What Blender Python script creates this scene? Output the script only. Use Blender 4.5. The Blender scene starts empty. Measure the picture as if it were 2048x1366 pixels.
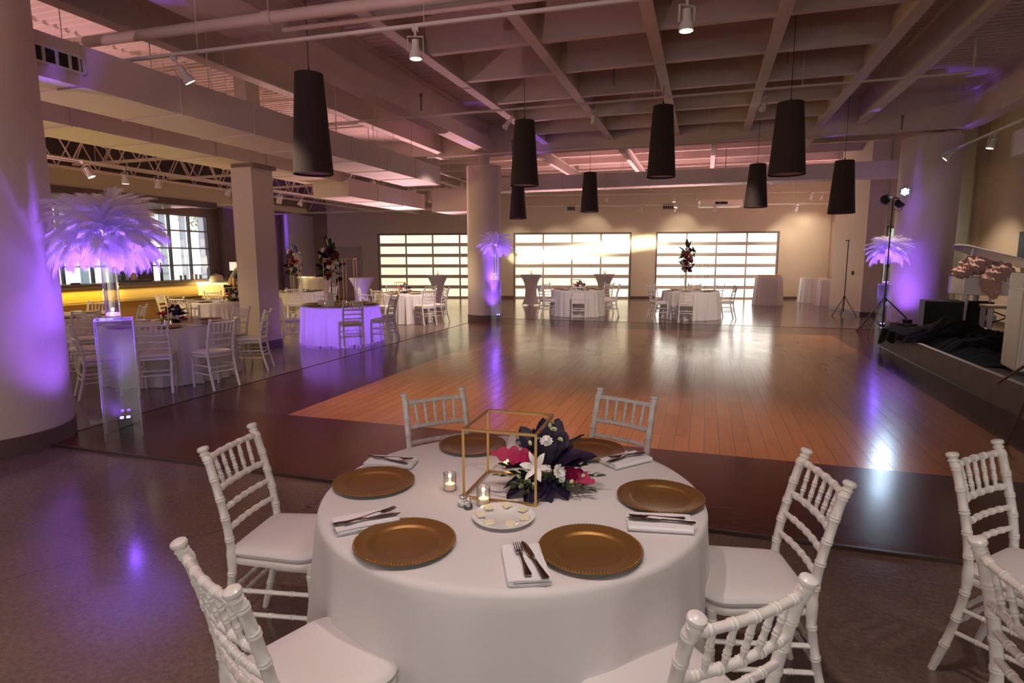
import bpy, math, random
from mathutils import Vector, Matrix, noise
random.seed(11)
C = bpy.context.scene.collection
sin, cos, pi = math.sin, math.cos, math.pi

# ---------------------------------------------------------------- camera
F, PITCH, ROLL, H = 1190.65, 0.139578, -0.0025133, 1.6817
G = 0.31085                                     # the building grid is turned by this against the view
cam_d = bpy.data.cameras.new('camera'); cam = bpy.data.objects.new('camera', cam_d); C.objects.link(cam)
cam_d.sensor_width = 36.0; cam_d.lens = F / 2048 * 36.0; cam_d.clip_end = 300
fw = Vector((0, cos(PITCH), -sin(PITCH))); rt0 = Vector((1, 0, 0)); up0 = Vector((0, sin(PITCH), cos(PITCH)))
rt = rt0 * cos(ROLL) + up0 * sin(ROLL); up = -rt0 * sin(ROLL) + up0 * cos(ROLL)
m = Matrix((rt, up, -fw)).transposed().to_4x4(); m.translation = (0, 0, H); cam.matrix_world = m
bpy.context.scene.camera = cam

def at(x, y, Z=0.0):
    """world point at height Z seen at photo pixel x, y (a survey helper)"""
    d = fw + rt * ((x - 1024) / F) - up * ((y - 683) / F)
    return Vector((0, 0, H)) + d * ((Z - H) / d.z)
def atY(x, y, Y):
    d = fw + rt * ((x - 1024) / F) - up * ((y - 683) / F)
    return Vector((0, 0, H)) + d * (Y / d.y)
def W(u, v, z=0.0):                              # building grid -> world
    return Vector((u * cos(G) + v * sin(G), -u * sin(G) + v * cos(G), z))

# ---------------------------------------------------------------- exposure, world, daylight
sc = bpy.context.scene
sc.view_settings.view_transform = 'Standard'; sc.view_settings.look = 'None'
sc.view_settings.exposure = 0.28; sc.view_settings.gamma = 1.0; sc.view_settings.use_curve_mapping = False
sc.cycles.use_denoising = True
sc.cycles.max_bounces = 8; sc.cycles.diffuse_bounces = 4; sc.cycles.glossy_bounces = 4
sc.cycles.transparent_max_bounces = 24; sc.cycles.transmission_bounces = 6
sc.cycles.sample_clamp_indirect = 4.0; sc.cycles.caustics_reflective = False; sc.cycles.caustics_refractive = False
w = bpy.data.worlds.new('world'); sc.world = w; w.use_nodes = True
bg = w.node_tree.nodes['Background']; bg.inputs['Color'].default_value = (1.0, 0.95, 0.90, 1); bg.inputs['Strength'].default_value = 1.7

def lamp(kind, name, loc, energy, color, target=None, parent=None, **kw):
    d = bpy.data.lights.new(name, kind); d.energy = energy; d.color = color
    for k, v in kw.items(): setattr(d, k, v)
    o = bpy.data.objects.new(name, d); C.objects.link(o); o.location = loc
    if target is not None:
        o.rotation_euler = (Vector(target) - Vector(loc)).to_track_quat('-Z', 'Y').to_euler()
    if parent: o.parent = parent
    return o
def portal(name, centre, normal, sx, sy):
    o = lamp('AREA', name, centre, 1, (1, 1, 1), target=Vector(centre) + Vector(normal), shape='RECTANGLE', size=sx, size_y=sy)
    o.data.cycles.is_portal = True
    return o
NU = W(1, 0) ; NV = W(0, 1)
portal('daylight_bar_windows', W(-16.25, 13.2, 2.05), NU, 2.4, 7.0).rotation_euler = (NU.to_track_quat('-Z', 'Y')).to_euler()
REAR_Y = -4.5
portal('daylight_rear_windows', (1.0, REAR_Y - 0.05, 2.2), (0, 1, 0), 13.0, 3.2)

# the last low sunlight crosses the room from the bar windows and draws a bright slanting band on the back wall
_d = Vector((.916, .399, 0)); _p = Vector((-.399, .916, 0)); _long = (_p * 3.15 + Vector((0, 0, -.8))).normalized(); _sh = _d.cross(_long).normalized()
sunband = lamp('AREA', 'low_sun_band', (-10.46, 19.1, 1.95), 34, (1, .82, .50), shape='RECTANGLE', size=3.25, size_y=.42, spread=math.radians(1.6))
sunband.rotation_euler = Matrix((_long, _sh, _long.cross(_sh))).transposed().to_euler()
if (sunband.rotation_euler.to_matrix() @ Vector((0, 0, -1))).dot(_d) < 0: sunband.rotation_euler = Matrix((_long, -_sh, -(_long.cross(_sh)))).transposed().to_euler()

# ---------------------------------------------------------------- materials
MATS = {}
def mat(name, col, rough=0.5, metal=0.0, **k):
    if name in MATS: return MATS[name]
    M = bpy.data.materials.new(name); M.use_nodes = True; nt = M.node_tree; b = nt.nodes['Principled BSDF']
    b.inputs['Base Color'].default_value = (*col, 1); b.inputs['Roughness'].default_value = rough; b.inputs['Metallic'].default_value = metal
    if 'coat' in k: b.inputs['Coat Weight'].default_value = k['coat']; b.inputs['Coat Roughness'].default_value = k.get('coat_rough', .1)
    if 'spec' in k: b.inputs['Specular IOR Level'].default_value = k['spec']
    if 'sheen' in k: b.inputs['Sheen Weight'].default_value = k['sheen']
    if 'emit' in k: b.inputs['Emission Color'].default_value = (*k['emit'], 1); b.inputs['Emission Strength'].default_value = k['es']
    if 'noise' in k:                             # (scale, amount): colour mottling
        s, a = k['noise']; tc = nt.nodes.new('ShaderNodeTexCoord'); n = nt.nodes.new('ShaderNodeTexNoise')
        n.inputs['Scale'].default_value = s; n.inputs['Detail'].default_value = 6; nt.links.new(tc.outputs['Object'], n.inputs['Vector'])
        r = nt.nodes.new('ShaderNodeMapRange'); r.inputs['From Min'].default_value = .3; r.inputs['From Max'].default_value = .7
        r.inputs['To Min'].default_value = 1 - a; r.inputs['To Max'].default_value = 1 + a * .6; nt.links.new(n.outputs['Fac'], r.inputs['Value'])
        mx = nt.nodes.new('ShaderNodeVectorMath'); mx.operation = 'SCALE'; mx.inputs[0].default_value = col
        nt.links.new(r.outputs['Result'], mx.inputs['Scale']); nt.links.new(mx.outputs['Vector'], b.inputs['Base Color'])
    if 'bump' in k:                              # (scale, strength)
        s, a = k['bump']; tc = nt.nodes.new('ShaderNodeTexCoord'); n = nt.nodes.new('ShaderNodeTexNoise')
        n.inputs['Scale'].default_value = s; n.inputs['Detail'].default_value = 4; nt.links.new(tc.outputs['Object'], n.inputs['Vector'])
        bp = nt.nodes.new('ShaderNodeBump'); bp.inputs['Strength'].default_value = a; bp.inputs['Distance'].default_value = .01
        nt.links.new(n.outputs['Fac'], bp.inputs['Height']); nt.links.new(bp.outputs['Normal'], b.inputs['Normal'])
    MATS[name] = M; return M

def wood_mat(name, dark, light, along_y, bw, bh, rough, spec=.5):
    M = bpy.data.materials.new(name); M.use_nodes = True; nt = M.node_tree; b = nt.nodes['Principled BSDF']; N = nt.nodes.new; L = nt.links.new
    tc = N('ShaderNodeTexCoord'); mp = N('ShaderNodeMapping'); L(tc.outputs['Object'], mp.inputs['Vector'])
    if along_y: mp.inputs['Rotation'].default_value = (0, 0, pi / 2)
    br = N('ShaderNodeTexBrick'); L(mp.outputs['Vector'], br.inputs['Vector']); br.inputs['Scale'].default_value = 1
    br.inputs['Brick Width'].default_value = bw; br.inputs['Row Height'].default_value = bh; br.inputs['Mortar Size'].default_value = .0022
    br.inputs['Mortar Smooth'].default_value = .3; br.inputs['Bias'].default_value = 0
    br.inputs['Color1'].default_value = (0, 0, 0, 1); br.inputs['Color2'].default_value = (1, 1, 1, 1); br.inputs['Mortar'].default_value = (.5, .5, .5, 1)
    mp2 = N('ShaderNodeMapping'); L(mp.outputs['Vector'], mp2.inputs['Vector']); mp2.inputs['Scale'].default_value = (1.2, 22, 1)
    no = N('ShaderNodeTexNoise'); L(mp2.outputs['Vector'], no.inputs['Vector']); no.inputs['Scale'].default_value = 1.5; no.inputs['Detail'].default_value = 8
    mul = N('ShaderNodeMath'); mul.operation = 'MULTIPLY_ADD'; L(br.outputs['Color'], mul.inputs[0]); mul.inputs[1].default_value = .34; 
    sub = N('ShaderNodeMath'); sub.operation = 'MULTIPLY'; L(no.outputs['Fac'], sub.inputs[0]); sub.inputs[1].default_value = .7; L(sub.outputs[0], mul.inputs[2])
    ra = N('ShaderNodeMix'); ra.data_type = 'RGBA'; L(mul.outputs[0], ra.inputs[0]); ra.inputs[6].default_value = (*dark, 1); ra.inputs[7].default_value = (*light, 1)
    mm = N('ShaderNodeMix'); mm.data_type = 'RGBA'; L(br.outputs['Fac'], mm.inputs[0]); L(ra.outputs[2], mm.inputs[6]); mm.inputs[7].default_value = (dark[0] * .35, dark[1] * .35, dark[2] * .35, 1)
    L(mm.outputs[2], b.inputs['Base Color'])
    n2 = N('ShaderNodeTexNoise'); L(tc.outputs['Object'], n2.inputs['Vector']); n2.inputs['Scale'].default_value = 2.5; n2.inputs['Detail'].default_value = 5
    r2 = N('ShaderNodeMapRange'); L(n2.outputs['Fac'], r2.inputs['Value']); r2.inputs['To Min'].default_value = rough * .7; r2.inputs['To Max'].default_value = rough * 1.35
    L(r2.outputs['Result'], b.inputs['Roughness'])
    bp = N('ShaderNodeBump'); bp.inputs['Strength'].default_value = .05; bp.inputs['Distance'].default_value = .001; L(no.outputs['Fac'], bp.inputs['Height']); L(bp.outputs['Normal'], b.inputs['Normal'])
    b.inputs['Specular IOR Level'].default_value = spec
    return M
def concrete_mat():
    M = bpy.data.materials.new('polished_concrete'); M.use_nodes = True; nt = M.node_tree; b = nt.nodes['Principled BSDF']; N = nt.nodes.new; L = nt.links.new
    tc = N('ShaderNodeTexCoord'); n = N('ShaderNodeTexNoise'); n.inputs['Scale'].default_value = .9; n.inputs['Detail'].default_value = 9; n.inputs['Roughness'].default_value = .62; L(tc.outputs['Object'], n.inputs['Vector'])
    cr = N('ShaderNodeValToRGB'); L(n.outputs['Fac'], cr.inputs['Fac']); e = cr.color_ramp.elements
    e[0].position = .2; e[0].color = (.115, .082, .070, 1); e[1].position = .85; e[1].color = (.26, .19, .155, 1)
    v = N('ShaderNodeTexVoronoi'); v.feature = 'DISTANCE_TO_EDGE'; v.inputs['Scale'].default_value = .35
    nn = N('ShaderNodeTexNoise'); nn.inputs['Scale'].default_value = 1.4; nn.inputs['Detail'].default_value = 6; L(tc.outputs['Object'], nn.inputs['Vector'])
    ad = N('ShaderNodeVectorMath'); ad.operation = 'MULTIPLY_ADD'; L(nn.outputs['Color'], ad.inputs[0]); ad.inputs[1].default_value = (.9, .9, 0); L(tc.outputs['Object'], ad.inputs[2]); L(ad.outputs[0], v.inputs['Vector'])
    lt = N('ShaderNodeMath'); lt.operation = 'LESS_THAN'; L(v.outputs['Distance'], lt.inputs[0]); lt.inputs[1].default_value = .0016
    sm = N('ShaderNodeMath'); sm.operation = 'MULTIPLY'; L(lt.outputs[0], sm.inputs[0]); sm.inputs[1].default_value = .55
    mx = N('ShaderNodeMix'); mx.data_type = 'RGBA'; L(sm.outputs[0], mx.inputs[0]); L(cr.outputs['Color'], mx.inputs[6]); mx.inputs[7].default_value = (.03, .02, .02, 1)
    fn = N('ShaderNodeTexNoise'); fn.inputs['Scale'].default_value = 38; fn.inputs['Detail'].default_value = 5; fn.inputs['Roughness'].default_value = .8; L(tc.outputs['Object'], fn.inputs['Vector'])
    fr_ = N('ShaderNodeMapRange'); fr_.inputs['From Min'].default_value = .35; fr_.inputs['From Max'].default_value = .65; fr_.inputs['To Min'].default_value = .72; fr_.inputs['To Max'].default_value = 1.25; L(fn.outputs['Fac'], fr_.inputs['Value'])
    sc_ = N('ShaderNodeVectorMath'); sc_.operation = 'SCALE'; L(mx.outputs[2], sc_.inputs[0]); L(fr_.outputs['Result'], sc_.inputs['Scale']); L(sc_.outputs['Vector'], b.inputs['Base Color'])
    r2 = N('ShaderNodeMapRange'); L(n.outputs['Fac'], r2.inputs['Value']); r2.inputs['To Min'].default_value = .13; r2.inputs['To Max'].default_value = .21; L(r2.outputs['Result'], b.inputs['Roughness'])
    bp = N('ShaderNodeBump'); bp.inputs['Strength'].default_value = .10; bp.inputs['Distance'].default_value = .004; L(nn.outputs['Fac'], bp.inputs['Height']); L(bp.outputs['Normal'], b.inputs['Normal'])
    b.inputs['Specular IOR Level'].default_value = .7
    return M
def clear_mat(name, tint, gloss, rough=.03, diff=0.0, dcol=(1, 1, 1)):
    M = bpy.data.materials.new(name); M.use_nodes = True; nt = M.node_tree; N = nt.nodes.new; L = nt.links.new
    for n in list(nt.nodes):
        if n.type == 'BSDF_PRINCIPLED': nt.nodes.remove(n)
    out = nt.nodes['Material Output']; tr = N('ShaderNodeBsdfTransparent'); tr.inputs[0].default_value = (*tint, 1)
    gl = N('ShaderNodeBsdfGlossy'); gl.inputs['Roughness'].default_value = rough
    lw = N('ShaderNodeLayerWeight'); lw.inputs['Blend'].default_value = .25
    ma = N('ShaderNodeMath'); ma.operation = 'MULTIPLY_ADD'; L(lw.outputs['Facing'], ma.inputs[0]); ma.inputs[1].default_value = gloss; ma.inputs[2].default_value = gloss * .15; ma.use_clamp = True
    mx = N('ShaderNodeMixShader'); L(ma.outputs[0], mx.inputs[0]); L(tr.outputs[0], mx.inputs[1]); L(gl.outputs[0], mx.inputs[2])
    last = mx
    if diff:
        df = N('ShaderNodeBsdfTranslucent'); df.inputs[0].default_value = (*dcol, 1); d2 = N('ShaderNodeBsdfDiffuse'); d2.inputs[0].default_value = (*dcol, 1)
        h = N('ShaderNodeMixShader'); h.inputs[0].default_value = .5; L(df.outputs[0], h.inputs[1]); L(d2.outputs[0], h.inputs[2])
        m2 = N('ShaderNodeMixShader'); m2.inputs[0].default_value = diff; L(mx.outputs[0], m2.inputs[1]); L(h.outputs[0], m2.inputs[2]); last = m2
    L(last.outputs[0], out.inputs['Surface']); MATS[name] = M; return M
def cloth_mat(name, col, trans=.25):
    M = bpy.data.materials.new(name); M.use_nodes = True; nt = M.node_tree; N = nt.nodes.new; L = nt.links.new; b = nt.nodes['Principled BSDF']; out = nt.nodes['Material Output']
    b.inputs['Base Color'].default_value = (*col, 1); b.inputs['Roughness'].default_value = .85; b.inputs['Sheen Weight'].default_value = .15
    tc = N('ShaderNodeTexCoord'); n = N('ShaderNodeTexNoise'); n.inputs['Scale'].default_value = 420; L(tc.outputs['Object'], n.inputs['Vector'])
    bp = N('ShaderNodeBump'); bp.inputs['Strength'].default_value = .08; bp.inputs['Distance'].default_value = .002; L(n.outputs['Fac'], bp.inputs['Height']); L(bp.outputs['Normal'], b.inputs['Normal'])
    t = N('ShaderNodeBsdfTranslucent'); t.inputs[0].default_value = (*col, 1)
    mx = N('ShaderNodeMixShader'); mx.inputs[0].default_value = trans; L(b.outputs[0], mx.inputs[1]); L(t.outputs[0], mx.inputs[2]); L(mx.outputs[0], out.inputs['Surface'])
    MATS[name] = M; return M
def emit_mat(name, col, s, tex=None):
    M = bpy.data.materials.new(name); M.use_nodes = True; nt = M.node_tree
    for n in list(nt.nodes):
        if n.type == 'BSDF_PRINCIPLED': nt.nodes.remove(n)
    e = nt.nodes.new('ShaderNodeEmission'); e.inputs[0].default_value = (*col, 1); e.inputs[1].default_value = s
    nt.links.new(e.outputs[0], nt.nodes['Material Output'].inputs['Surface']); MATS[name] = M; return M

PAINT = mat('ceiling_white_paint', (.70, .58, .53), .7, noise=(1.2, .06))
PAINT2 = mat('duct_white_paint', (.72, .61, .56), .6, noise=(1.5, .05))
WALL = mat('wall_cream_paint', (.74, .65, .52), .8, noise=(.7, .04))
WALLR = mat('wall_tan_paint', (.70, .58, .45), .8, noise=(.7, .04))
DARKWALL = mat('wall_brown_paint', (.20, .14, .12), .8, noise=(.8, .08))
GREYWALL = mat('wall_grey_paint', (.55, .50, .50), .8, noise=(.8, .06))
COLP = mat('column_paint', (.70, .60, .53), .65, noise=(1.0, .04))
BASEM = mat('baseboard_brown', (.13, .09, .075), .5)
CONC = concrete_mat()
W_FIELD = wood_mat('maple_planks', (.38, .125, .038), (.58, .225, .075), True, 1.6, .13, .18, .9)
W_DARKV = wood_mat('dark_planks_long', (.050, .011, .007), (.115, .030, .018), True, 1.4, .085, .17, .7)
W_DARKU = wood_mat('dark_planks_cross', (.055, .012, .007), (.125, .032, .018), False, 1.4, .085, .20, .32)
W_BAR = wood_mat('bar_wood', (.20, .11, .035), (.34, .20, .07), True, 2.2, .22, .45)
BRASS = mat('brass_trim', (.55, .40, .18), .25, .9)
CHAIRW = mat('white_chair_lacquer', (.80, .77, .73), .28, coat=.3)
CUSH = mat('white_cushion_fabric', (.76, .72, .71), .85, bump=(300, .1), sheen=.2)
CLOTH = cloth_mat('white_tablecloth', (.80, .77, .76), .12)
CLOTH_GLOW = cloth_mat('thin_white_tablecloth', (.84, .82, .84), .35)
NAPK = mat('white_napkin_fabric', (.84, .83, .85), .85, bump=(350, .12), sheen=.2)
GOLD = mat('gold_charger_plastic', (.36, .195, .055), .34, .75, bump=(900, .12), coat=.35, coat_rough=.2)
GOLDF = mat('gold_frame_metal', (.62, .40, .15), .35, .85)
STEEL = mat('polished_steel', (.42, .34, .31), .12, 1.0)
DISH = mat('white_china', (.80, .80, .79), .12, coat=.5)
BUTTER = mat('butter', (.80, .74, .50), .5)
GLASS = clear_mat('clear_glass', (.97, .97, .97), .9)
ACRYL = clear_mat('clear_acrylic', (.955, .955, .97), .30, .04, .010)
ACEDGE = clear_mat('acrylic_polished_edge', (.8, .8, .85), .8, .1, .55)
WAX = mat('candle_wax', (.85, .80, .72), .5, emit=(1, .55, .25), es=.35)
FLAME = emit_mat('candle_flame', (1, .62, .28), 9)
FEATH = cloth_mat('white_ostrich_feather', (.94, .90, .92), .62)
SHADE = mat('dark_brown_fabric_shade', (.045, .028, .026), .85, bump=(200, .2))
DIFFUS = mat('shade_diffuser', (.55, .48, .52), .6)
BLACK = mat('black_metal', (.012, .011, .012), .4)
BLKPL = mat('black_plastic', (.014, .012, .015), .65)
BLKCL = mat('black_cloth', (.007, .006, .008), .9, spec=.2)
WHITEM = mat('white_metal', (.72, .70, .68), .45)
ALU = mat('aluminium_door_rail', (.82, .78, .70), .5, .0)
PIANO = mat('white_piano_lacquer', (.78, .72, .78), .15, coat=.5)
CABW = mat('white_cabinet_paint', (.70, .64, .56), .5)
BOA = mat('dusty_pink_tulle', (.56, .33, .31), .9, sheen=.6)
LEAFD = mat('dark_purple_leaf', (.014, .007, .028), .5, spec=.3)
LEAFG = mat('green_leaf', (.035, .06, .02), .45)
LEAFM = mat('magenta_leaf', (.36, .012, .07), .55, spec=.25)
LEAFB = mat('blue_violet_leaf', (.05, .06, .26), .5)
PETW = mat('white_petal', (.82, .79, .76), .6, sheen=.3)
PETG = mat('green_white_bud', (.58, .62, .33), .6)
PETR = mat('deep_red_petal', (.22, .012, .025), .6)
STEMG = mat('green_stem', (.05, .08, .025), .6)
SPOTON = emit_mat('lit_spot_lens', (1, .80, .50), 30)
SPOTDIM = emit_mat('dim_spot_lens', (1, .86, .62), 8)
LEDP = emit_mat('violet_led', (.30, .12, 1), 25)
LEDW = emit_mat('cold_led', (.62, .80, 1), 60)
DOORPANE = None
# ---------------------------------------------------------------- mesh helpers
class MB:
    def __init__(s): s.v = []; s.f = []
    def add(s, vs, fs):
        n = len(s.v); s.v += [tuple(v) for v in vs]; s.f += [tuple(i + n for i in f) for f in fs]; return s
    def box(s, c, d, rz=0.0, M=None):
        x, y, z = d[0] / 2, d[1] / 2, d[2] / 2
        vs = [Vector((sx * x, sy * y, sz * z)) for sz in (-1, 1) for sy in (-1, 1) for sx in (-1, 1)]
        if rz: R = Matrix.Rotation(rz, 3, 'Z'); vs = [R @ v for v in vs]
        if M is not None: vs = [M @ v for v in vs]
        c = Vector(c)
        return s.add([v + c for v in vs], [(0, 2, 3, 1), (4, 5, 7, 6), (0, 1, 5, 4), (2, 6, 7, 3), (0, 4, 6, 2), (1, 3, 7, 5)])
    def span(s, a, b):
        a, b = Vector(a), Vector(b); return s.box((a + b) / 2, [abs(q) for q in (b - a)])
    def bar(s, a, b, w, h=None, upv=(0, 0, 1)):
        a, b = Vector(a), Vector(b); h = h or w; d = b - a; L = d.length; d.normalize(); u = Vector(upv)
        if abs(d.dot(u)) > .99: u = Vector((0, 1, 0))
        r = d.cross(u).normalized(); u = r.cross(d)
        vs = [p + r * (i * w / 2) + u * (j * h / 2) for p in (a, b) for i, j in ((-1, -1), (1, -1), (1, 1), (-1, 1))]
        return s.add(vs, [(3, 2, 1, 0), (4, 5, 6, 7), (0, 1, 5, 4), (1, 2, 6, 5), (2, 3, 7, 6), (3, 0, 4, 7)])
    def tube(s, pts, rad, n=8, cap=True):
        pts = [Vector(p) for p in pts]; k = len(pts)
        if not hasattr(rad, '__len__'): rad = [rad] * k
        vs = []; ref = None
        for i, p in enumerate(pts):
            d = (pts[min(i + 1, k - 1)] - pts[max(i - 1, 0)]).normalized()
            if ref is None: ref = Vector((0, 0, 1)) if abs(d.z) < .9 else Vector((0, 1, 0))
            r = d.cross(ref).normalized(); u = r.cross(d).normalized(); ref = u
            for j in range(n):
                a = 2 * pi * j / n; vs.append(p + (r * cos(a) + u * sin(a)) * rad[i])
        fs = [(i * n + j, i * n + (j + 1) % n, (i + 1) * n + (j + 1) % n, (i + 1) * n + j) for i in range(k - 1) for j in range(n)]
        if cap: fs += [tuple(range(n))[::-1], tuple(range((k - 1) * n, k * n))]
        return s.add(vs, fs)
    def lathe(s, prof, n=24, o=(0, 0, 0), a0=0, a1=2 * pi, M=None):
        full = abs(a1 - a0 - 2 * pi) < 1e-6; m_ = n if full else n + 1; vs = []; o = Vector(o)
        for r, z in prof:
            for j in range(m_):
                a = a0 + (a1 - a0) * j / n; v = Vector((r * cos(a), r * sin(a), z)); vs.append((M @ v if M is not None else v) + o)
        fs = []
        for i in range(len(prof) - 1):
            for j in range(n):
                k = (j + 1) % m_; fs.append((i * m_ + j, i * m_ + k, (i + 1) * m_ + k, (i + 1) * m_ + j))
        return s.add(vs, fs)
    def mesh(s, name, mt, smooth=True, bevel=0):
        me = bpy.data.meshes.new(name); me.from_pydata(s.v, [], s.f); me.update()
        me.materials.append(mt)
        if smooth:
            me.polygons.foreach_set('use_smooth', [True] * len(me.polygons))
            me.set_sharp_from_angle(angle=math.radians(38))
        return me
    def build(s, name, mt, parent=None, loc=(0, 0, 0), rz=0.0, smooth=True, bevel=0):
        o = bpy.data.objects.new(name, s.mesh(name, mt, smooth)); C.objects.link(o); o.location = loc; o.rotation_euler = (0, 0, rz)
        if parent: o.parent = parent
        if bevel:
            b = o.modifiers.new('bevel', 'BEVEL'); b.width = bevel; b.segments = 2; b.limit_method = 'ANGLE'
        return o
def tag(o, label=None, cat=None, group=None, kind=None):
    if label: o['label'] = label
    if cat: o['category'] = cat
    if group: o['group'] = group
    if kind: o['kind'] = kind
    return o
def empty(name, loc, rz=0.0, label=None, cat=None, group=None):
    o = bpy.data.objects.new(name, None); C.objects.link(o); o.location = loc; o.rotation_euler = (0, 0, rz); o.empty_display_size = .1
    return tag(o, label, cat, group)
KIDS = {}
def dup(root, loc, rz=0.0, label=None, cat=None, group=None):
    def cp(o, par):
        c = o.copy(); C.objects.link(c); c.parent = par
        if par is None:
            c.location = loc; c.rotation_euler = (0, 0, rz)
        for ch in CH.get(o.name, []): cp(ch, c)
        return c
    CH = {}
    def walk(o):
        CH[o.name] = KIDS.setdefault(o.name, [c for c in o.children])
        for c in CH[o.name]: walk(c)
    walk(root)
    r = cp(root, None)
    for k in ('label', 'category', 'group'):
        if k in r and k != 'category': del r[k]
    return tag(r, label, cat, group)
def S(name, mb, mt, rz=0.0, loc=(0, 0, 0), smooth=False):
    return tag(mb.build(name, mt, None, loc, rz, smooth), kind='structure')
GR = -G   # rotation of things built in grid coordinates

# ---------------------------------------------------------------- the setting
# floor slab and the raised wooden dance floor (grid coordinates)
S('floor', MB().span((-22, -12, -.2), (14, 34, 0)), CONC, GR)
DU0, DU1, DV0, DV1 = -5.76, 9.0, 3.71, 15.58
IU0, IU1, IV0, IV1 = -4.2, 2.65, 5.19, 14.09
zt = .018
df = tag(empty('dance_floor', W((DU0 + DU1) / 2, (DV0 + DV1) / 2, 0), GR, 'inlaid wooden dance floor, orange planks framed by a dark plank border', 'dance floor'))
du, dv = (DU0 + DU1) / 2, (DV0 + DV1) / 2
def dfp(name, a, b, mt): return MB().span((a[0] - du, a[1] - dv, .0), (b[0] - du, b[1] - dv, zt)).build(name, mt, df, smooth=False)
dfp('plank_field', (IU0, IV0), (IU1, IV1), W_FIELD)['label'] = 'orange maple plank field'
dfp('plank_border', (DU0, DV0), (DU1, IV0), W_DARKU)['label'] = 'dark plank border along the near edge'
dfp('plank_border', (DU0, IV1), (DU1, DV1), W_DARKU)['label'] = 'dark plank border along the far edge'
dfp('plank_border', (DU0, IV0), (IU0, IV1), W_DARKV)['label'] = 'dark plank border along the left edge'
dfp('plank_border', (IU1, IV0), (DU1, IV1), W_DARKV)['label'] = 'dark plank border beside the stage'
e = MB()
for a, b in (((DU0 - .03, DV0 - .03), (DU1, DV0)), ((DU0 - .03, DV1), (DU1, DV1 + .03)), ((DU0 - .03, DV0), (DU0, DV1))):
    e.span((a[0] - du, a[1] - dv, 0), (b[0] - du, b[1] - dv, zt + .004))
e.build('edge_trim', mat('dark_metal_trim', (.10, .06, .04), .3, .6), df, smooth=False)

# back wall with three sectional doors
wd = Vector((1, -.0875, 0)).normalized(); wn = Vector((-.0875, -1, 0)).normalized()   # wall direction, normal into the room
wo = Vector((.07, 25.04, 0)); WRZ = math.atan2(wd.y, wd.x)
def tW(x):       # distance along wall for world x
    return (x - wo.x) / wd.x
DOORS = [(tW(-5.67), tW(-1.0)), (tW(.07), tW(4.89)), (tW(5.86), tW(10.69))]
DZ = 2.71
mb = MB(); x0 = tW(-8.72)
edges = [x0] + [q for d in DOORS for q in d] + [tW(12.62)]
for i in range(0, len(edges), 2): mb.span((edges[i], 0, 0), (edges[i + 1], .3, 5.3))
for a, b in DOORS: mb.span((a, 0, DZ), (b, .3, 5.3))
S('wall_back', mb, WALL, WRZ, wo)
mb = MB()
for i in range(0, len(edges), 2): mb.span((edges[i], -.015, 0), (edges[i + 1], 0, .10))
S('baseboard_back', mb, BASEM, WRZ, wo)
# frosted panels: the evening light behind them makes them glow
def pane_mat(name, a, b, s):
    M = bpy.data.materials.new(name); M.use_nodes = True; nt = M.node_tree; N = nt.nodes.new; L = nt.links.new
    bb = nt.nodes['Principled BSDF']; bb.inputs['Base Color'].default_value = (.5, .5, .45, 1); bb.inputs['Roughness'].default_value = .35
    tc = N('ShaderNodeTexCoord'); n = N('ShaderNodeTexNoise'); n.inputs['Scale'].default_value = .45; n.inputs['Detail'].default_value = 1; L(tc.outputs['Object'], n.inputs['Vector'])
    r = N('ShaderNodeMapRange'); r.inputs['From Min'].default_value = .35; r.inputs['From Max'].default_value = .65; L(n.outputs['Fac'], r.inputs['Value'])
    mx = N('ShaderNodeMix'); mx.data_type = 'RGBA'; L(r.outputs['Result'], mx.inputs[0]); mx.inputs[6].default_value = (*a, 1); mx.inputs[7].default_value = (*b, 1)
    L(mx.outputs[2], bb.inputs['Emission Color']); bb.inputs['Emission Strength'].default_value = s; return M
PANES = [pane_mat('frosted_pane_warm', (1, .78, .44), (1, .87, .62), 1.25), pane_mat('frosted_pane_cream', (1, .80, .50), (1, .89, .66), 1.25), pane_mat('frosted_pane_white', (1, .93, .80), (1, .98, .92), 3.4)]
for i, (a, b) in enumerate(DOORS):
    root = empty(f'window_{i + 1}', wo + wd * ((a + b) / 2), WRZ); tag(root, kind='structure')
    wdt = b - a; h = wdt / 2
    fr = MB(); fr.span((-h, -.01, 0), (-h + .05, .2, DZ)); fr.span((h - .05, -.01, 0), (h, .2, DZ)); fr.span((-h, -.01, DZ - .05), (h, .2, DZ))
    fr.build('window_frame', mat('door_jamb_bronze', (.20, .16, .12), .5), root, smooth=False)
    rl = MB(); zs = [.0, .13]; nz = 6; ph = (DZ - .06) / nz
    for k in range(nz + 1):
        z = .03 + k * ph; hh = .075 if k not in (0, nz) else .05
        rl.span((-h + .05, .05, max(0, z - hh)), (h - .05, .12, min(DZ - .04, z + hh * .9)))
    for k in range(5):
        x = -h + .05 + (wdt - .1) * k / 4; ww = .035
        rl.span((x - ww, .052, .02), (x + ww, .118, DZ - .05))
    rl.build('door_rails', ALU, root, smooth=False)
    MB().span((-h + .05, .085, .03), (h - .05, .1, DZ - .05)).build('frosted_pane', PANES[i], root, smooth=False)
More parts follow.
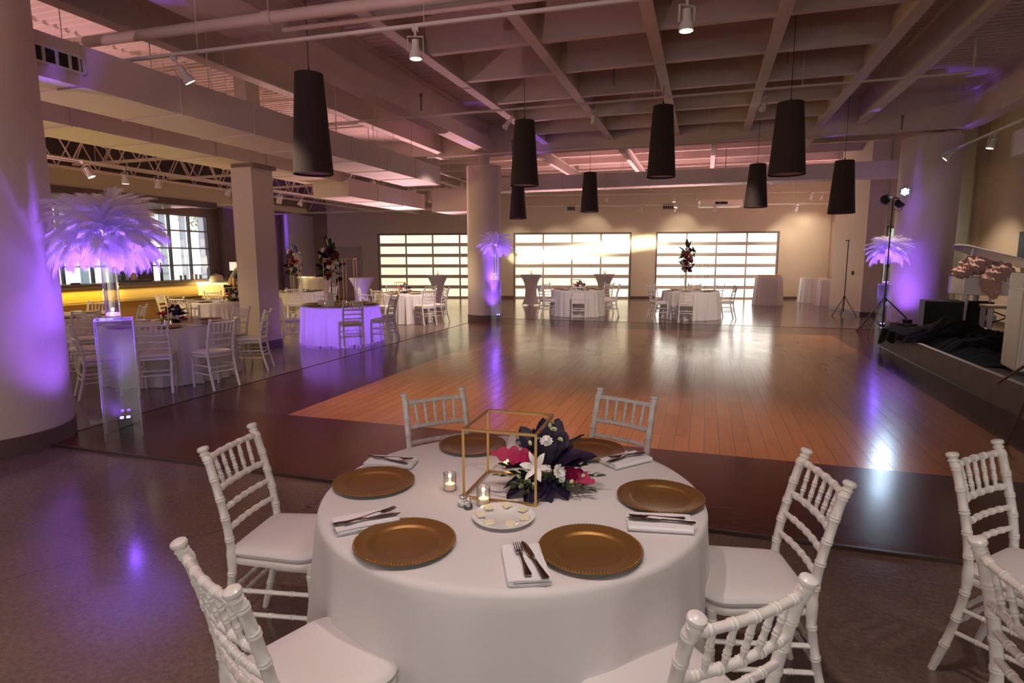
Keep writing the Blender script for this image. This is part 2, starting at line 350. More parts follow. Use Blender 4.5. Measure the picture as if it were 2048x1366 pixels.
# left wall (behind the bar) with two openings; grid coordinates
WU = -16.15; WV0, WV1, WZ0, WZ1 = 9.9, 16.5, .95, 3.1
mb = MB()
mb.span((WU - .3, -6, 0), (WU, WV0, 5.3)); mb.span((WU - .3, WV1, 0), (WU, 24.2, 5.3)); mb.span((WU - .3, WV0, 0), (WU, WV1, WZ0)); mb.span((WU - .3, WV0, WZ1), (WU, WV1, 5.3))
mb.span((WU - .3, 13.15, WZ0), (WU, 14.2, WZ1))
S('wall_left', mb, DARKWALL, GR)
for wi, (a, b, nc) in enumerate(((WV0, 13.15, 4), (14.2, WV1, 3))):
    root = empty(f'window_{wi + 4}', W(WU - .1, (a + b) / 2, 0), GR); tag(root, kind='structure'); hh = (b - a) / 2
    fr = MB(); fm = MB()
    for z in (WZ0 + .02, 1.47, 2.02, 2.58, WZ1 - .02): fr.span((-.05, -hh, z - .022), (.05, hh, z + .022))
    for k in range(nc + 1):
        y = -hh + 2 * hh * k / nc; fr.span((-.05, y - .025, WZ0), (.05, y + .025, WZ1))
        if k: fm.span((-.09, y - .28, WZ0), (-.06, y - .06, WZ1))
    fr.build('window_frame', mat('window_dark_frame', (.16, .17, .19), .4, .4), root, smooth=False)
    fm.build('mullion_cover', MATS.get('pale_blue_mullion') or cloth_mat('pale_blue_mullion', (.72, .84, .92), .8), root, smooth=False)
    MB().span((-.01, -hh, WZ0), (.0, hh, WZ1)).build('window_pane', clear_mat('window_glass', (.97, .98, .98), .35) if wi == 0 else MATS['window_glass'], root, smooth=False)
# dark corner walls between the bar and the back wall
mb = MB(); mb.span((WU, 16.9, 0), (WU + .25, 19.6, 3.45)); S('trim_bar_pier', mb, DARKWALL, GR)
mb = MB(); mb.span((WU, 20.2, 0), (WU + .3, 23.6, 3.45)); S('wall_left_end', mb, GREYWALL, GR)
mb = MB(); mb.span((tW(-8.75), -.12, 0), (tW(-7.85), 0, 5.2)); S('trim_corner', mb, mat('corner_brown', (.30, .22, .14), .8), WRZ, wo)
# a plain door near the left end of the back wall
dr = empty('door_1', wo + wd * tW(-6.9), WRZ); tag(dr, kind='structure')
d_ = MB().span((-.47, -.03, 0), (.47, 0, 2.12)); d_.build('door_leaf', mat('door_cream', (.52, .45, .37), .55), dr, smooth=False)
MB().span((-.53, -.045, 0), (-.47, 0, 2.18)).span((.47, -.045, 0), (.53, 0, 2.18)).span((-.53, -.045, 2.12), (.53, 0, 2.18)).build('door_frame', mat('door_frame_cream', (.56, .50, .42), .5), dr, smooth=False)
MB().tube([(.38, -.03, 1.0), (.38, -.08, 1.0), (.28, -.09, 1.0)], .012).build('door_handle', STEEL, dr)
# right-hand walls
P0 = Vector((12.62, 23.94, 0)); PA = Vector((10.44, 18.86, 0)); PB = Vector((10.10, 17.21, 0)); 
def wall_run(name, a, b, z1=5.3, mt=WALLR, th=.25, z0=0, base=True):
    a, b = Vector(a), Vector(b); d = b - a; n = Vector((d.y, -d.x, 0)).normalized()
    rz = math.atan2(d.y, d.x); L_ = d.length
    S(name, MB().span((0, 0, z0), (L_, -th, z1)), mt, rz, a)
    if base: S('baseboard_' + name.split('_', 1)[1], MB().span((0, 0, 0), (L_, .014, .10)), BASEM, rz, a)
wall_run('wall_right_far', (12.3, 19.6, 0), (12.65, 24.1, 0)); wall_run('wall_right_return', (10.5, 19.6, 0), (12.5, 19.6, 0), base=False)
wall_run('wall_right_block', PB, (10.46, 19.6, 0))
wall_run('wall_right_end', (10.55, 17.1, 0), PB, base=True)
# glass entrance beside the block
gd0, gd1 = Vector((10.60, 17.12, 0)), Vector((11.75, 16.15, 0)); dd = gd1 - gd0; rz = math.atan2(dd.y, dd.x); L_ = dd.length
g = empty('door_2', gd0, rz); tag(g, kind='structure')
MB().span((0, -.04, 0), (.07, .04, 2.55)).span((L_ - .07, -.04, 0), (L_, .04, 2.55)).span((0, -.04, 2.47), (L_, .04, 2.55)).span((0, -.04, 0), (L_, .04, .09)).build('door_frame', mat('entrance_bronze', (.34, .27, .18), .4, .4), g, smooth=False)
MB().span((.07, -.006, .09), (L_ - .07, .006, 2.47)).build('door_glass', clear_mat('entrance_glass', (.90, .95, .92), .5), g, smooth=False)
MB().tube([(.2, .05, .95), (.2, .05, 1.25)], .015).build('door_handle', STEEL, g)
wall_run('wall_right_lintel', gd1, gd0, mt=WALLR, z0=2.55, base=False)
wall_run('wall_vestibule', (14.5, 17.8, 0), (11.2, 19.4, 0), base=False, mt=mat('vestibule_pale', (.66, .70, .60), .7))
tag(MB().span((-.45, -.02, 0), (.45, .02, .9)).build('window_7', emit_mat('vestibule_daylight', (1, 1, .97), 2.2), None, (12.35, 18.72, 1.75), math.radians(-26)), kind='structure')
# stage walls (grid): long wall behind the stage and a pier
wall_run('wall_stage', W(7.0, 4.0), W(7.0, 19.3), mt=WALLR)
wall_run('wall_stage_pier', W(6.75, 19.3), W(6.75, 25.5), mt=WALLR)
wall_run('wall_stage_end', W(7.3, 19.3), W(6.72, 19.3), mt=WALLR, base=False)
S('wall_right', MB().span((8.6, -6, 0), (8.9, 4.2, 5.3)), WALLR, GR)
S('wall_right_link', MB().span((6.99, 3.9, 0), (8.7, 4.0, 5.3)), WALLR, GR)
# rear wall behind the viewer with a long band of windows
mb = MB(); mb.span((-15, REAR_Y - .3, 0), (-6, REAR_Y, 5.3)).span((8, REAR_Y - .3, 0), (14, REAR_Y, 5.3)).span((-6, REAR_Y - .3, 0), (8, REAR_Y, .5)).span((-6, REAR_Y - .3, 3.9), (8, REAR_Y, 5.3))
for k in range(1, 7): mb.span((-6 + 2 * k - .12, REAR_Y - .3, .5), (-6 + 2 * k + .12, REAR_Y, 3.9))
S('wall_rear', mb, WALLR)

# columns
def column(name, x, y, r, z1, label, cap=True):
    o = empty(name, (x, y, 0), 0, None); tag(o, kind='structure')
    MB().lathe([(r, .0), (r, z1), (r - .03, z1 + .01), (0, z1 + .01)], 64).build('column_shaft', COLP, o)
    MB().lathe([(r + .012, 0), (r + .012, .16), (r, .165)], 64).build('column_base', BASEM, o)
    MB().lathe([(r * .35, z1), (r * .35, 4.9)], 24).build('column_neck', PAINT, o)
    return o
column('trim_1', -4.84, 5.30, .67, 4.4, None)
column('trim_2', -.74, 16.25, .455, 4.07, None)
column('trim_3', 9.55, 14.0, .60, 4.35, None)
o = empty('trim_4', W(-7.985, 9.255), GR); tag(o, kind='structure')
MB().span((-.225, -.275, 0), (.225, .275, 3.37)).build('column_shaft', COLP, o, smooth=False)
MB().span((-.235, -.285, 0), (.235, .285, .14)).build('column_base', BASEM, o, smooth=False)
MB().span((-.13, -.17, 3.37), (.13, .17, 4.9)).build('column_neck', PAINT, o, smooth=False)
MB().span((-.19, -.3, 3.3), (.3, .3, 3.37)).build('column_cap', mat('cap_brown', (.22, .15, .12), .6), o, smooth=False)

# ceiling: corrugated deck, beams, ducts (grid coordinates)
DK = 5.2
mb = MB()
vs = []; nrib = 210; z0, z1 = DK, DK + .04
for i in range(nrib):                                # ribs run along u (across)
    v = -6 + i * .16
    for dvv, z in ((0, z0), (.05, z0), (.08, z1), (.13, z1)): vs.append((v + dvv, z))
vv = [(-17, v, z) for v, z in vs] + [(10, v, z) for v, z in vs]; n = len(vs)
mb.add(vv, [(i, i + 1, n + i + 1, n + i) for i in range(n - 1)])
S('ceiling', mb, PAINT, GR)
S('ceiling_cover', MB().span((-18, -8, DK + .06), (11, 29, DK + .3)), PAINT, GR)
def ibeam(name, u0, v0, u1, v1, zb, zt_, fl=.15, web=.02, mt=PAINT):
    mb = MB(); a, b = Vector((u0, v0, 0)), Vector((u1, v1, 0))
    mb.bar(a + Vector((0, 0, zb + .012)), b + Vector((0, 0, zb + .012)), fl, .024); mb.bar(a + Vector((0, 0, zt_ - .012)), b + Vector((0, 0, zt_ - .012)), fl, .024)
    mb.bar(a + Vector((0, 0, (zb + zt_) / 2)), b + Vector((0, 0, (zb + zt_) / 2)), web, zt_ - zb - .03)
    S(name, mb, mt, GR)
bi = [0]
def bm(*a, **k): bi[0] += 1; ibeam(f'trim_{10 + bi[0]}', *a, **k)
for u, zb, fl in ((-7.0, 4.5, .22), (-5.6, 4.52, .26), (-4.05, 4.6, .18), (-2.35, 4.6, .16), (-.77, 4.6, .16), (.8, 4.6, .16), (2.32, 4.6, .18), (3.15, 4.6, .18), (5.3, 4.42, .30)):
    bm(u, -5, u, 15.5, zb, DK, fl=fl)
for v in (2.6, 4.1, 5.55, 7.0, 8.45, 9.87, 11.4, 13.0, 14.4):
    bm(-4.05, v, 2.32, v, 4.63, DK, fl=.11)
S('trim_50', MB().span((-7.2, 15.5, 4.42), (5.4, 15.85, DK)), PAINT, GR)
S('trim_51', MB().span((-5.78, -5, 4.42), (-5.42, 15.5, 4.75)), PAINT, GR)
# far bay beyond the main girder: small joists under the deck
for v in (17.0, 18.6, 20.2, 21.8, 23.4): bm(-15, v, 4.5, v, 4.75, DK, fl=.1)
for u in (-4.5, -2.2, .1, 2.3): bm(u, 15.9, u, 25.5, 4.45, 4.75, fl=.12)
def truss(name, a, b, zb, zt_, step=.85, mt=PAINT):
    a, b = Vector(a), Vector(b); L_ = (b - a).length; d = (b - a) / L_; n = max(2, int(L_ / step)); mb = MB()
    lo = lambda t: a + d * t + Vector((0, 0, zb)); hi = lambda t: a + d * t + Vector((0, 0, zt_))
    for off in (-.03, .03):
        pr = Vector((-d.y, d.x, 0)) * off
        mb.bar(lo(0) + pr, lo(L_) + pr, .035, .05); mb.bar(hi(0) + pr, hi(L_) + pr, .035, .05)
    for i in range(n):
        t0, t1 = L_ * i / n, L_ * (i + 1) / n; tm = (t0 + t1) / 2
        mb.tube([lo(t0), hi(tm)], .014, 5); mb.tube([hi(tm), lo(t1)], .014, 5)
    S(name, mb, mt, GR)
truss('trim_60', (-11, 3, 0), (-11, 22, 0), 3.45, 4.2); truss('trim_61', (-12.6, 3, 0), (-12.6, 22, 0), 3.55, 4.3)
for k, v in enumerate((7.5, 10, 12.5, 15, 17.5, 20)): truss(f'trim_{62 + k}', (-13.4, v, 0), (-8.8, v, 0), 3.75, 4.4)
truss('trim_70', (-8.4, 17.6, 0), (-8.4, 24.5, 0), 3.45, 4.15); truss('trim_71', (-15.5, 18.6, 0), (-6.5, 18.6, 0), 3.3, 3.95)
# bar bulkhead with brown fascia
S('trim_72', MB().span((-13.75, 2, 3.26), (-13.5, 18.3, 3.70)).span((-16.1, 14.6, 3.42), (-13.5, 18.3, 3.7)), mat('bulkhead_beige', (.56, .47, .33), .8, noise=(1, .05)), GR)
S('trim_73', MB().span((-13.8, 2, 3.10), (-13.46, 14.1, 3.27)), mat('fascia_dark_brown', (.10, .05, .045), .5), GR)
S('trim_74', MB().span((-16.15, 2, 3.16), (-13.8, 14.1, 3.22)), mat('soffit_grey', (.42, .44, .46), .6), GR)
# ---------------------------------------------------------------- overhead things
def gbox(name, a, b, mt, label, cat, group=None):
    a, b = Vector(a), Vector(b); c = (a + b) / 2; h = (b - a) / 2
    o = MB().span(-h, h).build(name, mt, None, W(c.x, c.y, c.z), GR, False, bevel=.01)
    return tag(o, label, cat, group)
def duct(a, b, label, seams=1.2, vent=None, axis='v'):
    a, b = Vector(a), Vector(b); c = (a + b) / 2; h = (b - a) / 2
    r = tag(empty('air_duct', W(c.x, c.y, c.z), GR), label, 'air duct', 'white painted air ducts')
    s = MB().span(-h, h); ln = (h.y if axis == 'v' else h.x) * 2; n = max(1, int(ln / seams))
    for k in range(n + 1):                          # flanged seams are part of the sheet metal
        t = -ln / 2 + ln * k / n
        if axis == 'v': s.span((-h.x - .012, t - .012, -h.z - .012), (h.x + .012, t + .012, h.z + .012))
        else: s.span((t - .012, -h.y - .012, -h.z - .012), (t + .012, h.y + .012, h.z + .012))
    s.build('duct_body', PAINT2, r, smooth=False)
    n2 = max(2, int(ln / 2.4))
    for k in range(n2):
        t = -ln / 2 + ln * (k + .5) / n2
        for sg in (-1, 1):
            q = (sg * h.x * .98, t) if axis == 'v' else (t, sg * h.y * .98)
            MB().tube([(q[0], q[1], 0), (q[0], q[1], DK - c.z)], .006, 5).build('hanger_rod', PAINT2, r)
    return r
d1 = duct((-6.95, 2.2, 3.39), (-6.02, 13.2, 3.80), 'long white air duct nearest the dance floor, with a slotted grille near its left end')
g = MB(); gx = .93 / 2 + .005
Y0, Y1 = -4.15, -3.0
for k in range(8): g.box((gx + .006, Y0 + .12 + .125 * k, .0), (.03, .012, .13), rz=.5)
g.span((gx - .002, Y0, -.09), (gx + .015, Y1, -.065)).span((gx - .002, Y0, .065), (gx + .015, Y1, .09)).span((gx - .002, Y0, -.09), (gx + .015, Y0 + .03, .09)).span((gx - .002, Y1 - .03, -.09), (gx + .015, Y1, .09))
g.build('grille', WHITEM, d1, smooth=False)
MB().span((gx - .004, Y0 + .01, -.065), (gx, Y1 - .01, .065)).build('grille_opening', BLACK, d1, smooth=False)
duct((-8.75, 2.2, 3.36), (-7.75, 11.8, 3.86), 'second white air duct, running along the tops of the square pillar')
duct((-8.5, 11.8, 3.05), (-7.6, 15.6, 3.45), 'lower stepped end of the second white duct above the far left tables')
duct((-7.4, 15.7, 2.98), (-6.2, 17.2, 3.55), 'short boxy duct ending beside the middle round column')
duct((-6.5, 17.35, 3.66), (4.6, 17.9, 4.05), 'white air duct crossing the room behind the pendant lamps', axis='u')
duct((5.3, 4, 3.50), (6.5, 13.6, 3.95), 'white air duct on the right above the stage')
def pipe(pts, r, label, mt=PAINT, name='ceiling_pipe', heads=()):
    o = empty(name, pts[0], 0, label, 'pipe', 'painted pipes under the ceiling'); p0 = Vector(pts[0])
    c = MB().tube([Vector(p) - p0 for p in pts], r, 14)
    for k in range(1, len(pts)):
        a, b = Vector(pts[k - 1]) - p0, Vector(pts[k]) - p0; L_ = (b - a).length
        for j in range(1, max(2, int(L_ / 2.2))):
            t = j / max(2, int(L_ / 2.2)); q = a.lerp(b, t); d = (b - a).normalized() * r * .9
            c.tube([q - d, q + d], r * 1.22, 14); c.tube([q, q + Vector((0, 0, DK - p0.z - q.z))], .006, 5)
    c.build('pipe_run', mt, o)
    if heads:
        for t in heads:
            h = MB(); q = (Vector(pts[0]).lerp(Vector(pts[-1]), t)) - p0; h.tube([q, q + Vector((0, 0, .25))], .016, 8); h.tube([q + Vector((0, 0, .25)), q + Vector((0, 0, .31))], .028, 8)
            h.build('sprinkler_head', mat('sprinkler_dark', (.2, .15, .13), .5), o)
    return o
Zp = 4.3
pipe([W(-7.3, 5.75, Zp), W(3.2, 6.05, Zp)], .062, 'fat white pipe crossing the ceiling near the viewer')
pipe([W(-4.72, 6.12, 4.28), W(3.0, 6.4, 4.28)], .026, 'thin white pipe with an elbow beside the fat pipe')
pipe([W(-7.6, 10.5, Zp), W(3.56, 10.6, Zp), W(3.56, 10.6, 4.75)], .02, 'thin sprinkler pipe crossing above the near pendant lamps', heads=(.22, .54, .78))
pipe([W(-7.0, 14.6, 4.28), W(4.6, 14.75, 4.28)], .02, 'thin sprinkler pipe along the last ceiling girder', heads=(.2, .5, .75, .93))

# track rails and spotlights
RAILM = mat('track_white', (.66, .62, .58), .5)
def rail(a, b, label):
    a, b = Vector(a), Vector(b); o = empty('track_rail', a, 0, label, 'track rail', 'white lighting track rails')
    hg = MB().bar(Vector((0, 0, 0)), b - a, .036, .03); L_ = (b - a).length; n = max(2, int(L_ / 2.4))
    for k in range(n):
        q = (b - a) * ((k + .5) / n); hg.tube([q, q + Vector((0, 0, DK - a.z))], .004, 5)
    hg.build('rail_bar', RAILM, o); return o
RZ = 3.9
rail(W(-6.65, 5.42, RZ), W(4.0, 5.72, RZ), 'white track rail crossing near the viewer, carrying the three largest spots')
rail(W(-6.6, 6.0, RZ), W(-6.78, 18.5, RZ), 'white track rail running along the left duct towards the middle column')
rail(W(4.87, 6.0, RZ), W(4.85, 17.2, RZ), 'white track rail above the edge of the stage')
rail(W(-10.2, 4, 3.35), W(-10.2, 20, 3.35), 'white track rail in front of the bar bulkhead')
rail(wo + wd * -4 + wn * 1.6 + Vector((0, 0, 4.05)), wo + wd * 11.8 + wn * 1.6 + Vector((0, 0, 4.05)), 'thin track rail in front of the back wall')
def make_spot(lens, name='track_spotlight'):
    o = empty(name, (0, 0, 0))
    MB().span((-.03, -.022, -.05), (.03, .022, 0)).tube([(0, 0, -.05), (0, 0, -.1)], .012, 8).build('mount', RAILM, o)
    MB().bar((-.075, 0, -.1), (.075, 0, -.1), .022, .006).bar((-.075, 0, -.1), (-.075, 0, -.24), .022, .006, (1, 0, 0)).bar((.075, 0, -.1), (.075, 0, -.24), .022, .006, (1, 0, 0)).build('yoke', RAILM, o, smooth=False)
    MB().lathe([(0, -.13), (.034, -.13), (.036, -.2), (.04, -.215), (.062, -.27), (.064, -.305), (.056, -.305), (.05, -.285), (.03, -.26)], 24).build('housing', mat('spot_housing', (.74, .70, .66), .35), o)
    MB().lathe([(0, -.268), (.05, -.29)], 20).build('lens', lens, o)
    return o
SP_ON = make_spot(SPOTON); SP_DIM = make_spot(SPOTDIM)
used = {'a': False, 'b': False}
def spot(loc, label, group, tilt=(0, 0), on=True, energy=0, scale=1.0, col=(1, .78, .56)):
    src = SP_ON if on else SP_DIM; k = 'a' if on else 'b'
    if not used[k]: o = src; o.location = loc; tag(o, label, 'spotlight', group); used[k] = True
    else: o = dup(src, loc, 0, label, 'spotlight', group)
    o.rotation_euler = (tilt[0], tilt[1], random.uniform(-.4, .4)); o.scale = (scale,) * 3
    if energy:
        R = o.rotation_euler.to_matrix(); p = Vector(loc) + R @ Vector((0, 0, -.31 * scale)); d = R @ Vector((0, 0, -1))
        lamp('SPOT', 'spot_lamp', p, energy, col, target=p + d, spot_size=math.radians(70), spot_blend=.7, shadow_soft_size=.05)
    return o
E1 = 160
spot(W(-5.68, 5.46, RZ), 'large white spotlight tilted left, at the left end of the near track', 'spots on the near track', (.35, -.45), energy=E1)
spot(W(-2.75, 5.53, RZ), 'large white spotlight pointing straight down between the left pendants', 'spots on the near track', energy=E1)
spot(W(-.23, 5.60, RZ), 'large white spotlight at the top edge of the photo, brightest of the near track', 'spots on the near track', energy=E1)
for k, (v, lb) in enumerate(((8.12, 'spotlight on the left track, first one beyond the largest pendant lamp'), (9.83, 'spotlight on the left track, just right of the left pendant lamp'), (11.85, 'spotlight on the left track, third from the viewer'), (14.11, 'spotlight on the left track, fourth from the viewer'), (16.39, 'spotlight on the left track, right beside the middle column'))):
    spot(W(-6.6 - .18 * (v - 6) / 12.5, v, RZ), lb, 'spots on the left track', (0, 0) if k != 2 else (.3, .5), energy=230)
for v, lb, tl in ((13.14, 'wide lit spotlight above the right end of the stage', (.1, .2)), (14.81, 'spotlight tilted sideways on the stage track beside the purple duct', (.5, .6)), (16.85, 'small spotlight of the stage track in front of the right column', (.3, -.5))):
    spot(W(4.85, v, RZ), lb, 'spots on the stage track', tl, energy=200)
for k, (x, y, tl) in enumerate(((141, 322, (.2, -.4)), (229, 335, (0, 0)), (306, 345, (.1, .1)), (463, 368, (.2, .6)), (547, 383, (.1, .3)), (600, 390, (.1, .4)))):
    P = at(x, y, 3.35); 
    spot(W(-10.2, W(0, 0).x + (P.x * sin(G) + P.y * cos(G)), 3.35), ('leftmost small spotlight before the bar bulkhead', 'second small spotlight before the bar bulkhead, aimed straight down', 'third small spotlight before the bar bulkhead, above the feather plume', 'small spotlight beside the upper left edge of the square pillar', 'small dark spotlight right of the square pillar', 'small spotlight right of the square pillar, nearest the truss')[k], 'spots before the bar bulkhead', tl, on=(k < 4), energy=90 if k < 4 else 0)
for k, (x, y, tl, on) in enumerate(((1132, 434, (.8, -.5), False), (1216, 404, (.7, .4), False), (1282, 430, (.6, .3), False), (1345, 385, (0, 0), True), (1347, 421, (.2, .2), False), (1391, 402, (.5, .3), True), (1420, 430, (.6, .2), False), (1577, 425, (.6, .4), False), (1607, 412, (.9, .3), True), (1627, 400, (.9, .3), True), (1000 + 33, 442, (.3, 0), False))):
    P = atY(x, y, 23.3)
    up_ = k in (1, 3, 5, 8, 9); P = wo + wd * ((P - wo).dot(wd)) + wn * (1.6 if up_ else 1.75)
    spot((P.x, P.y, 4.05 if up_ else 3.62), 'small track spotlight, ' + ('leftmost, tilted left', 'above the middle door, tilted', 'just left of the gap between two doors', 'lit straight down, highest of the row', 'under the wall grille', 'bright one right of the wall grille', 'faint one above the right door', 'faint one near the right end', 'lower of the two bright ones at the right end', 'upper of the two bright ones at the right end', 'half hidden under the lowest left pendant')[k], 'small spots before the back wall', (.75 if k != 3 else 0, tl[1] * .4), on=on, energy=90 if k == 3 else 45)
rail(wo + wd * -4 + wn * 1.75 + Vector((0, 0, 3.62)), wo + wd * 11.8 + wn * 1.75 + Vector((0, 0, 3.62)), 'thin lower track rail in front of the back wall')
for u_, t_, lb in ((-2.35, (1.94, 17.3, .5), 'added fill spotlight tucked beside a ceiling beam, aimed at the middle door table'), (.8, (4.96, 16.3, .5), 'added fill spotlight tucked beside a ceiling beam, aimed at the right door table'), (-4.05, (-3.2, 14.6, .5), 'added fill spotlight tucked beside a ceiling beam, aimed at the violet lit table'), (-6.92, (-4.6, 7.6, .4), 'added fill spotlight tucked beside a ceiling beam, aimed at the large left table')):  # added spots with no known source, brightening the far and left tables
    V_ = 9.6 if u_ == -6.92 else 12.2
    p_ = W(u_ + .16, V_, 4.58); o = spot(p_, lb, 'added fill spotlights on the beams', on=True)
    dv_ = (Vector(t_) - p_).normalized(); o.rotation_euler = dv_.to_track_quat('-Z', 'Y').to_euler()
    lamp('SPOT', 'spot_lamp', p_ + dv_ * .33, 430 if u_ == -6.92 else (900 if u_ == -4.05 else 560), (1, .78, .68), target=t_, spot_size=math.radians(34 if u_ > -4 else 52), spot_blend=.9, shadow_soft_size=.08)
# unseen ceiling spots added above the near table as fill for table and chairs
rail((-4.5, 1.3, 4.1), (6.5, 1.3, 4.1), 'added unseen track rail above the viewer')
for k, x in enumerate((-3.0, -.55, .75, 3.4)):
    spot((x, 1.3, 4.1), ('added fill spotlight above the viewer, leftmost of four', 'added fill spotlight above the viewer, second of four', 'added fill spotlight above the viewer, third of four', 'added fill spotlight above the viewer, rightmost of four')[k], 'added fill spots above the viewer', (.0, 0), energy=82, col=(1, .86, .80))

# pendant lamps
def make_pendant():
    o = empty('pendant_lamp', (0, 0, 0))
    MB().lathe([(.165, 1.0), (.17, 1.0), (.245, 0), (.240, 0), (.162, .99)], 48).build('lamp_shade', SHADE, o)
    MB().lathe([(0, .985), (.165, .985)], 40).build('shade_top', SHADE, o)
    MB().lathe([(0, .022), (.236, .022)], 40).build('diffuser', DIFFUS, o)
    MB().tube([(0, 0, 1.0), (0, 0, 1.06)], .012, 8).build('cord_grip', BLACK, o)
    return o
PD = make_pendant(); first = True
PDM = 'tapered dark brown drum pendant lamps'
for x, yb, yt, wb, lb in ((627, 349, 145, 76, 'largest dark tapered pendant lamp, hanging alone at the left'), (1049, 372, 240, 55, 'dark tapered pendant lamp just right of the middle column'), (1036, 438, 370, 34, 'small dark pendant lamp seen under the second pendant, by the column'), (1179, 424, 344, 35.5, 'small dark pendant lamp over the middle door, alone'), (1322, 355, 210, 54.5, 'dark pendant lamp in the middle of the room, over the gap between doors'), (1511, 415, 327, 43, 'dark pendant lamp hanging lower left of the big right pendant'), (1573, 350, 203, 68, 'second largest dark pendant lamp, right of the middle'), (1682, 427, 320, 49, 'rightmost dark pendant lamp, beside the lighting stand')):
    Y = F * .49 / wb; P = atY(x, yb, Y); T = atY(x, yt, Y); hgt = (T.z - P.z) * .985
    o = PD if first else dup(PD, (0, 0, 0)); first = False
    tag(o, lb, 'pendant lamp', PDM); o.location = P; o.scale = (1, 1, hgt)
    MB().tube([(0, 0, 1.05), (0, 0, (DK - P.z) / hgt)], .0045, 6).build('cord', BLACK, o)

# wall grilles
def wallx(px, py):
    d = fw + rt * ((px - 1024) / F) - up * ((py - 683) / F); t = (wo.y + .0875 * wo.x) / (d.y + .0875 * d.x); return Vector((0, 0, H)) + d * t
for px, py, lb in ((1140, 416, 'small black slotted grille high on the back wall, left one'), (1336, 413, 'small black slotted grille high on the back wall, right one')):
    P = wallx(px, py); o = empty('wall_grille', P + wn * .01, WRZ, lb, 'grille', 'grilles on the back wall')
    MB().span((-.2, -.03, -.09), (.2, .0, .09)).build('grille_box', BLACK, o, smooth=False)
    g = MB()
    for k in range(6): g.span((-.2 + .08 * k - .008, -.045, -.09), (-.2 + .08 * k + .008, -.03, .09))
    g.span((-.22, -.045, -.11), (.22, -.02, -.09)).span((-.22, -.045, .09), (.22, -.02, .11)); g.build('slats', mat('grille_slat', (.45, .40, .33), .5), o, smooth=False)
# unit heater hanging before the back wall
P = atY(1440, 408, 23.0)
o = empty('air_handler', P, WRZ, 'long cream air handler hanging under the far ceiling by the right door', 'air handler')
MB().span((-.75, -.3, -.12), (.75, .3, .14)).build('casing', WALL, o, smooth=False, bevel=.02)
MB().span((-.25, -.31, -.05), (.2, -.3, .06)).build('casing_grille', BLACK, o, smooth=False)

# ---------------------------------------------------------------- chiavari chair
def ringed(p0, p1, r, rings, n=10, k=.0, mid=None):
    """turned bamboo style rod: path p0-(mid)-p1, raised double rings at fractions"""
    pts = []; rad = []; p0, p1 = Vector(p0), Vector(p1)
    def pos(t):
        if mid is None: return p0.lerp(p1, t)
        m_ = Vector(mid); return p0 * (1 - t) ** 2 + m_ * 2 * t * (1 - t) + p1 * t * t
    L_ = (p1 - p0).length; ts = set([i / 6 for i in range(7)]) if mid is not None else {0, 1}
    ex = {}
    for c in rings:
        for s_ in (-1, 1):
            q = c + s_ * .0058 / L_
            for dt, rr in ((-.0048, 0), (-.003, .17), (0, .23), (.003, .17), (.0048, 0)): ex[q + dt / L_] = rr
    for t in ts: ex.setdefault(t, 0)
    for t in sorted(ex):
        if 0 <= t <= 1: pts.append(pos(t)); rad.append(r * (1 + ex[t]))
    return pts, rad
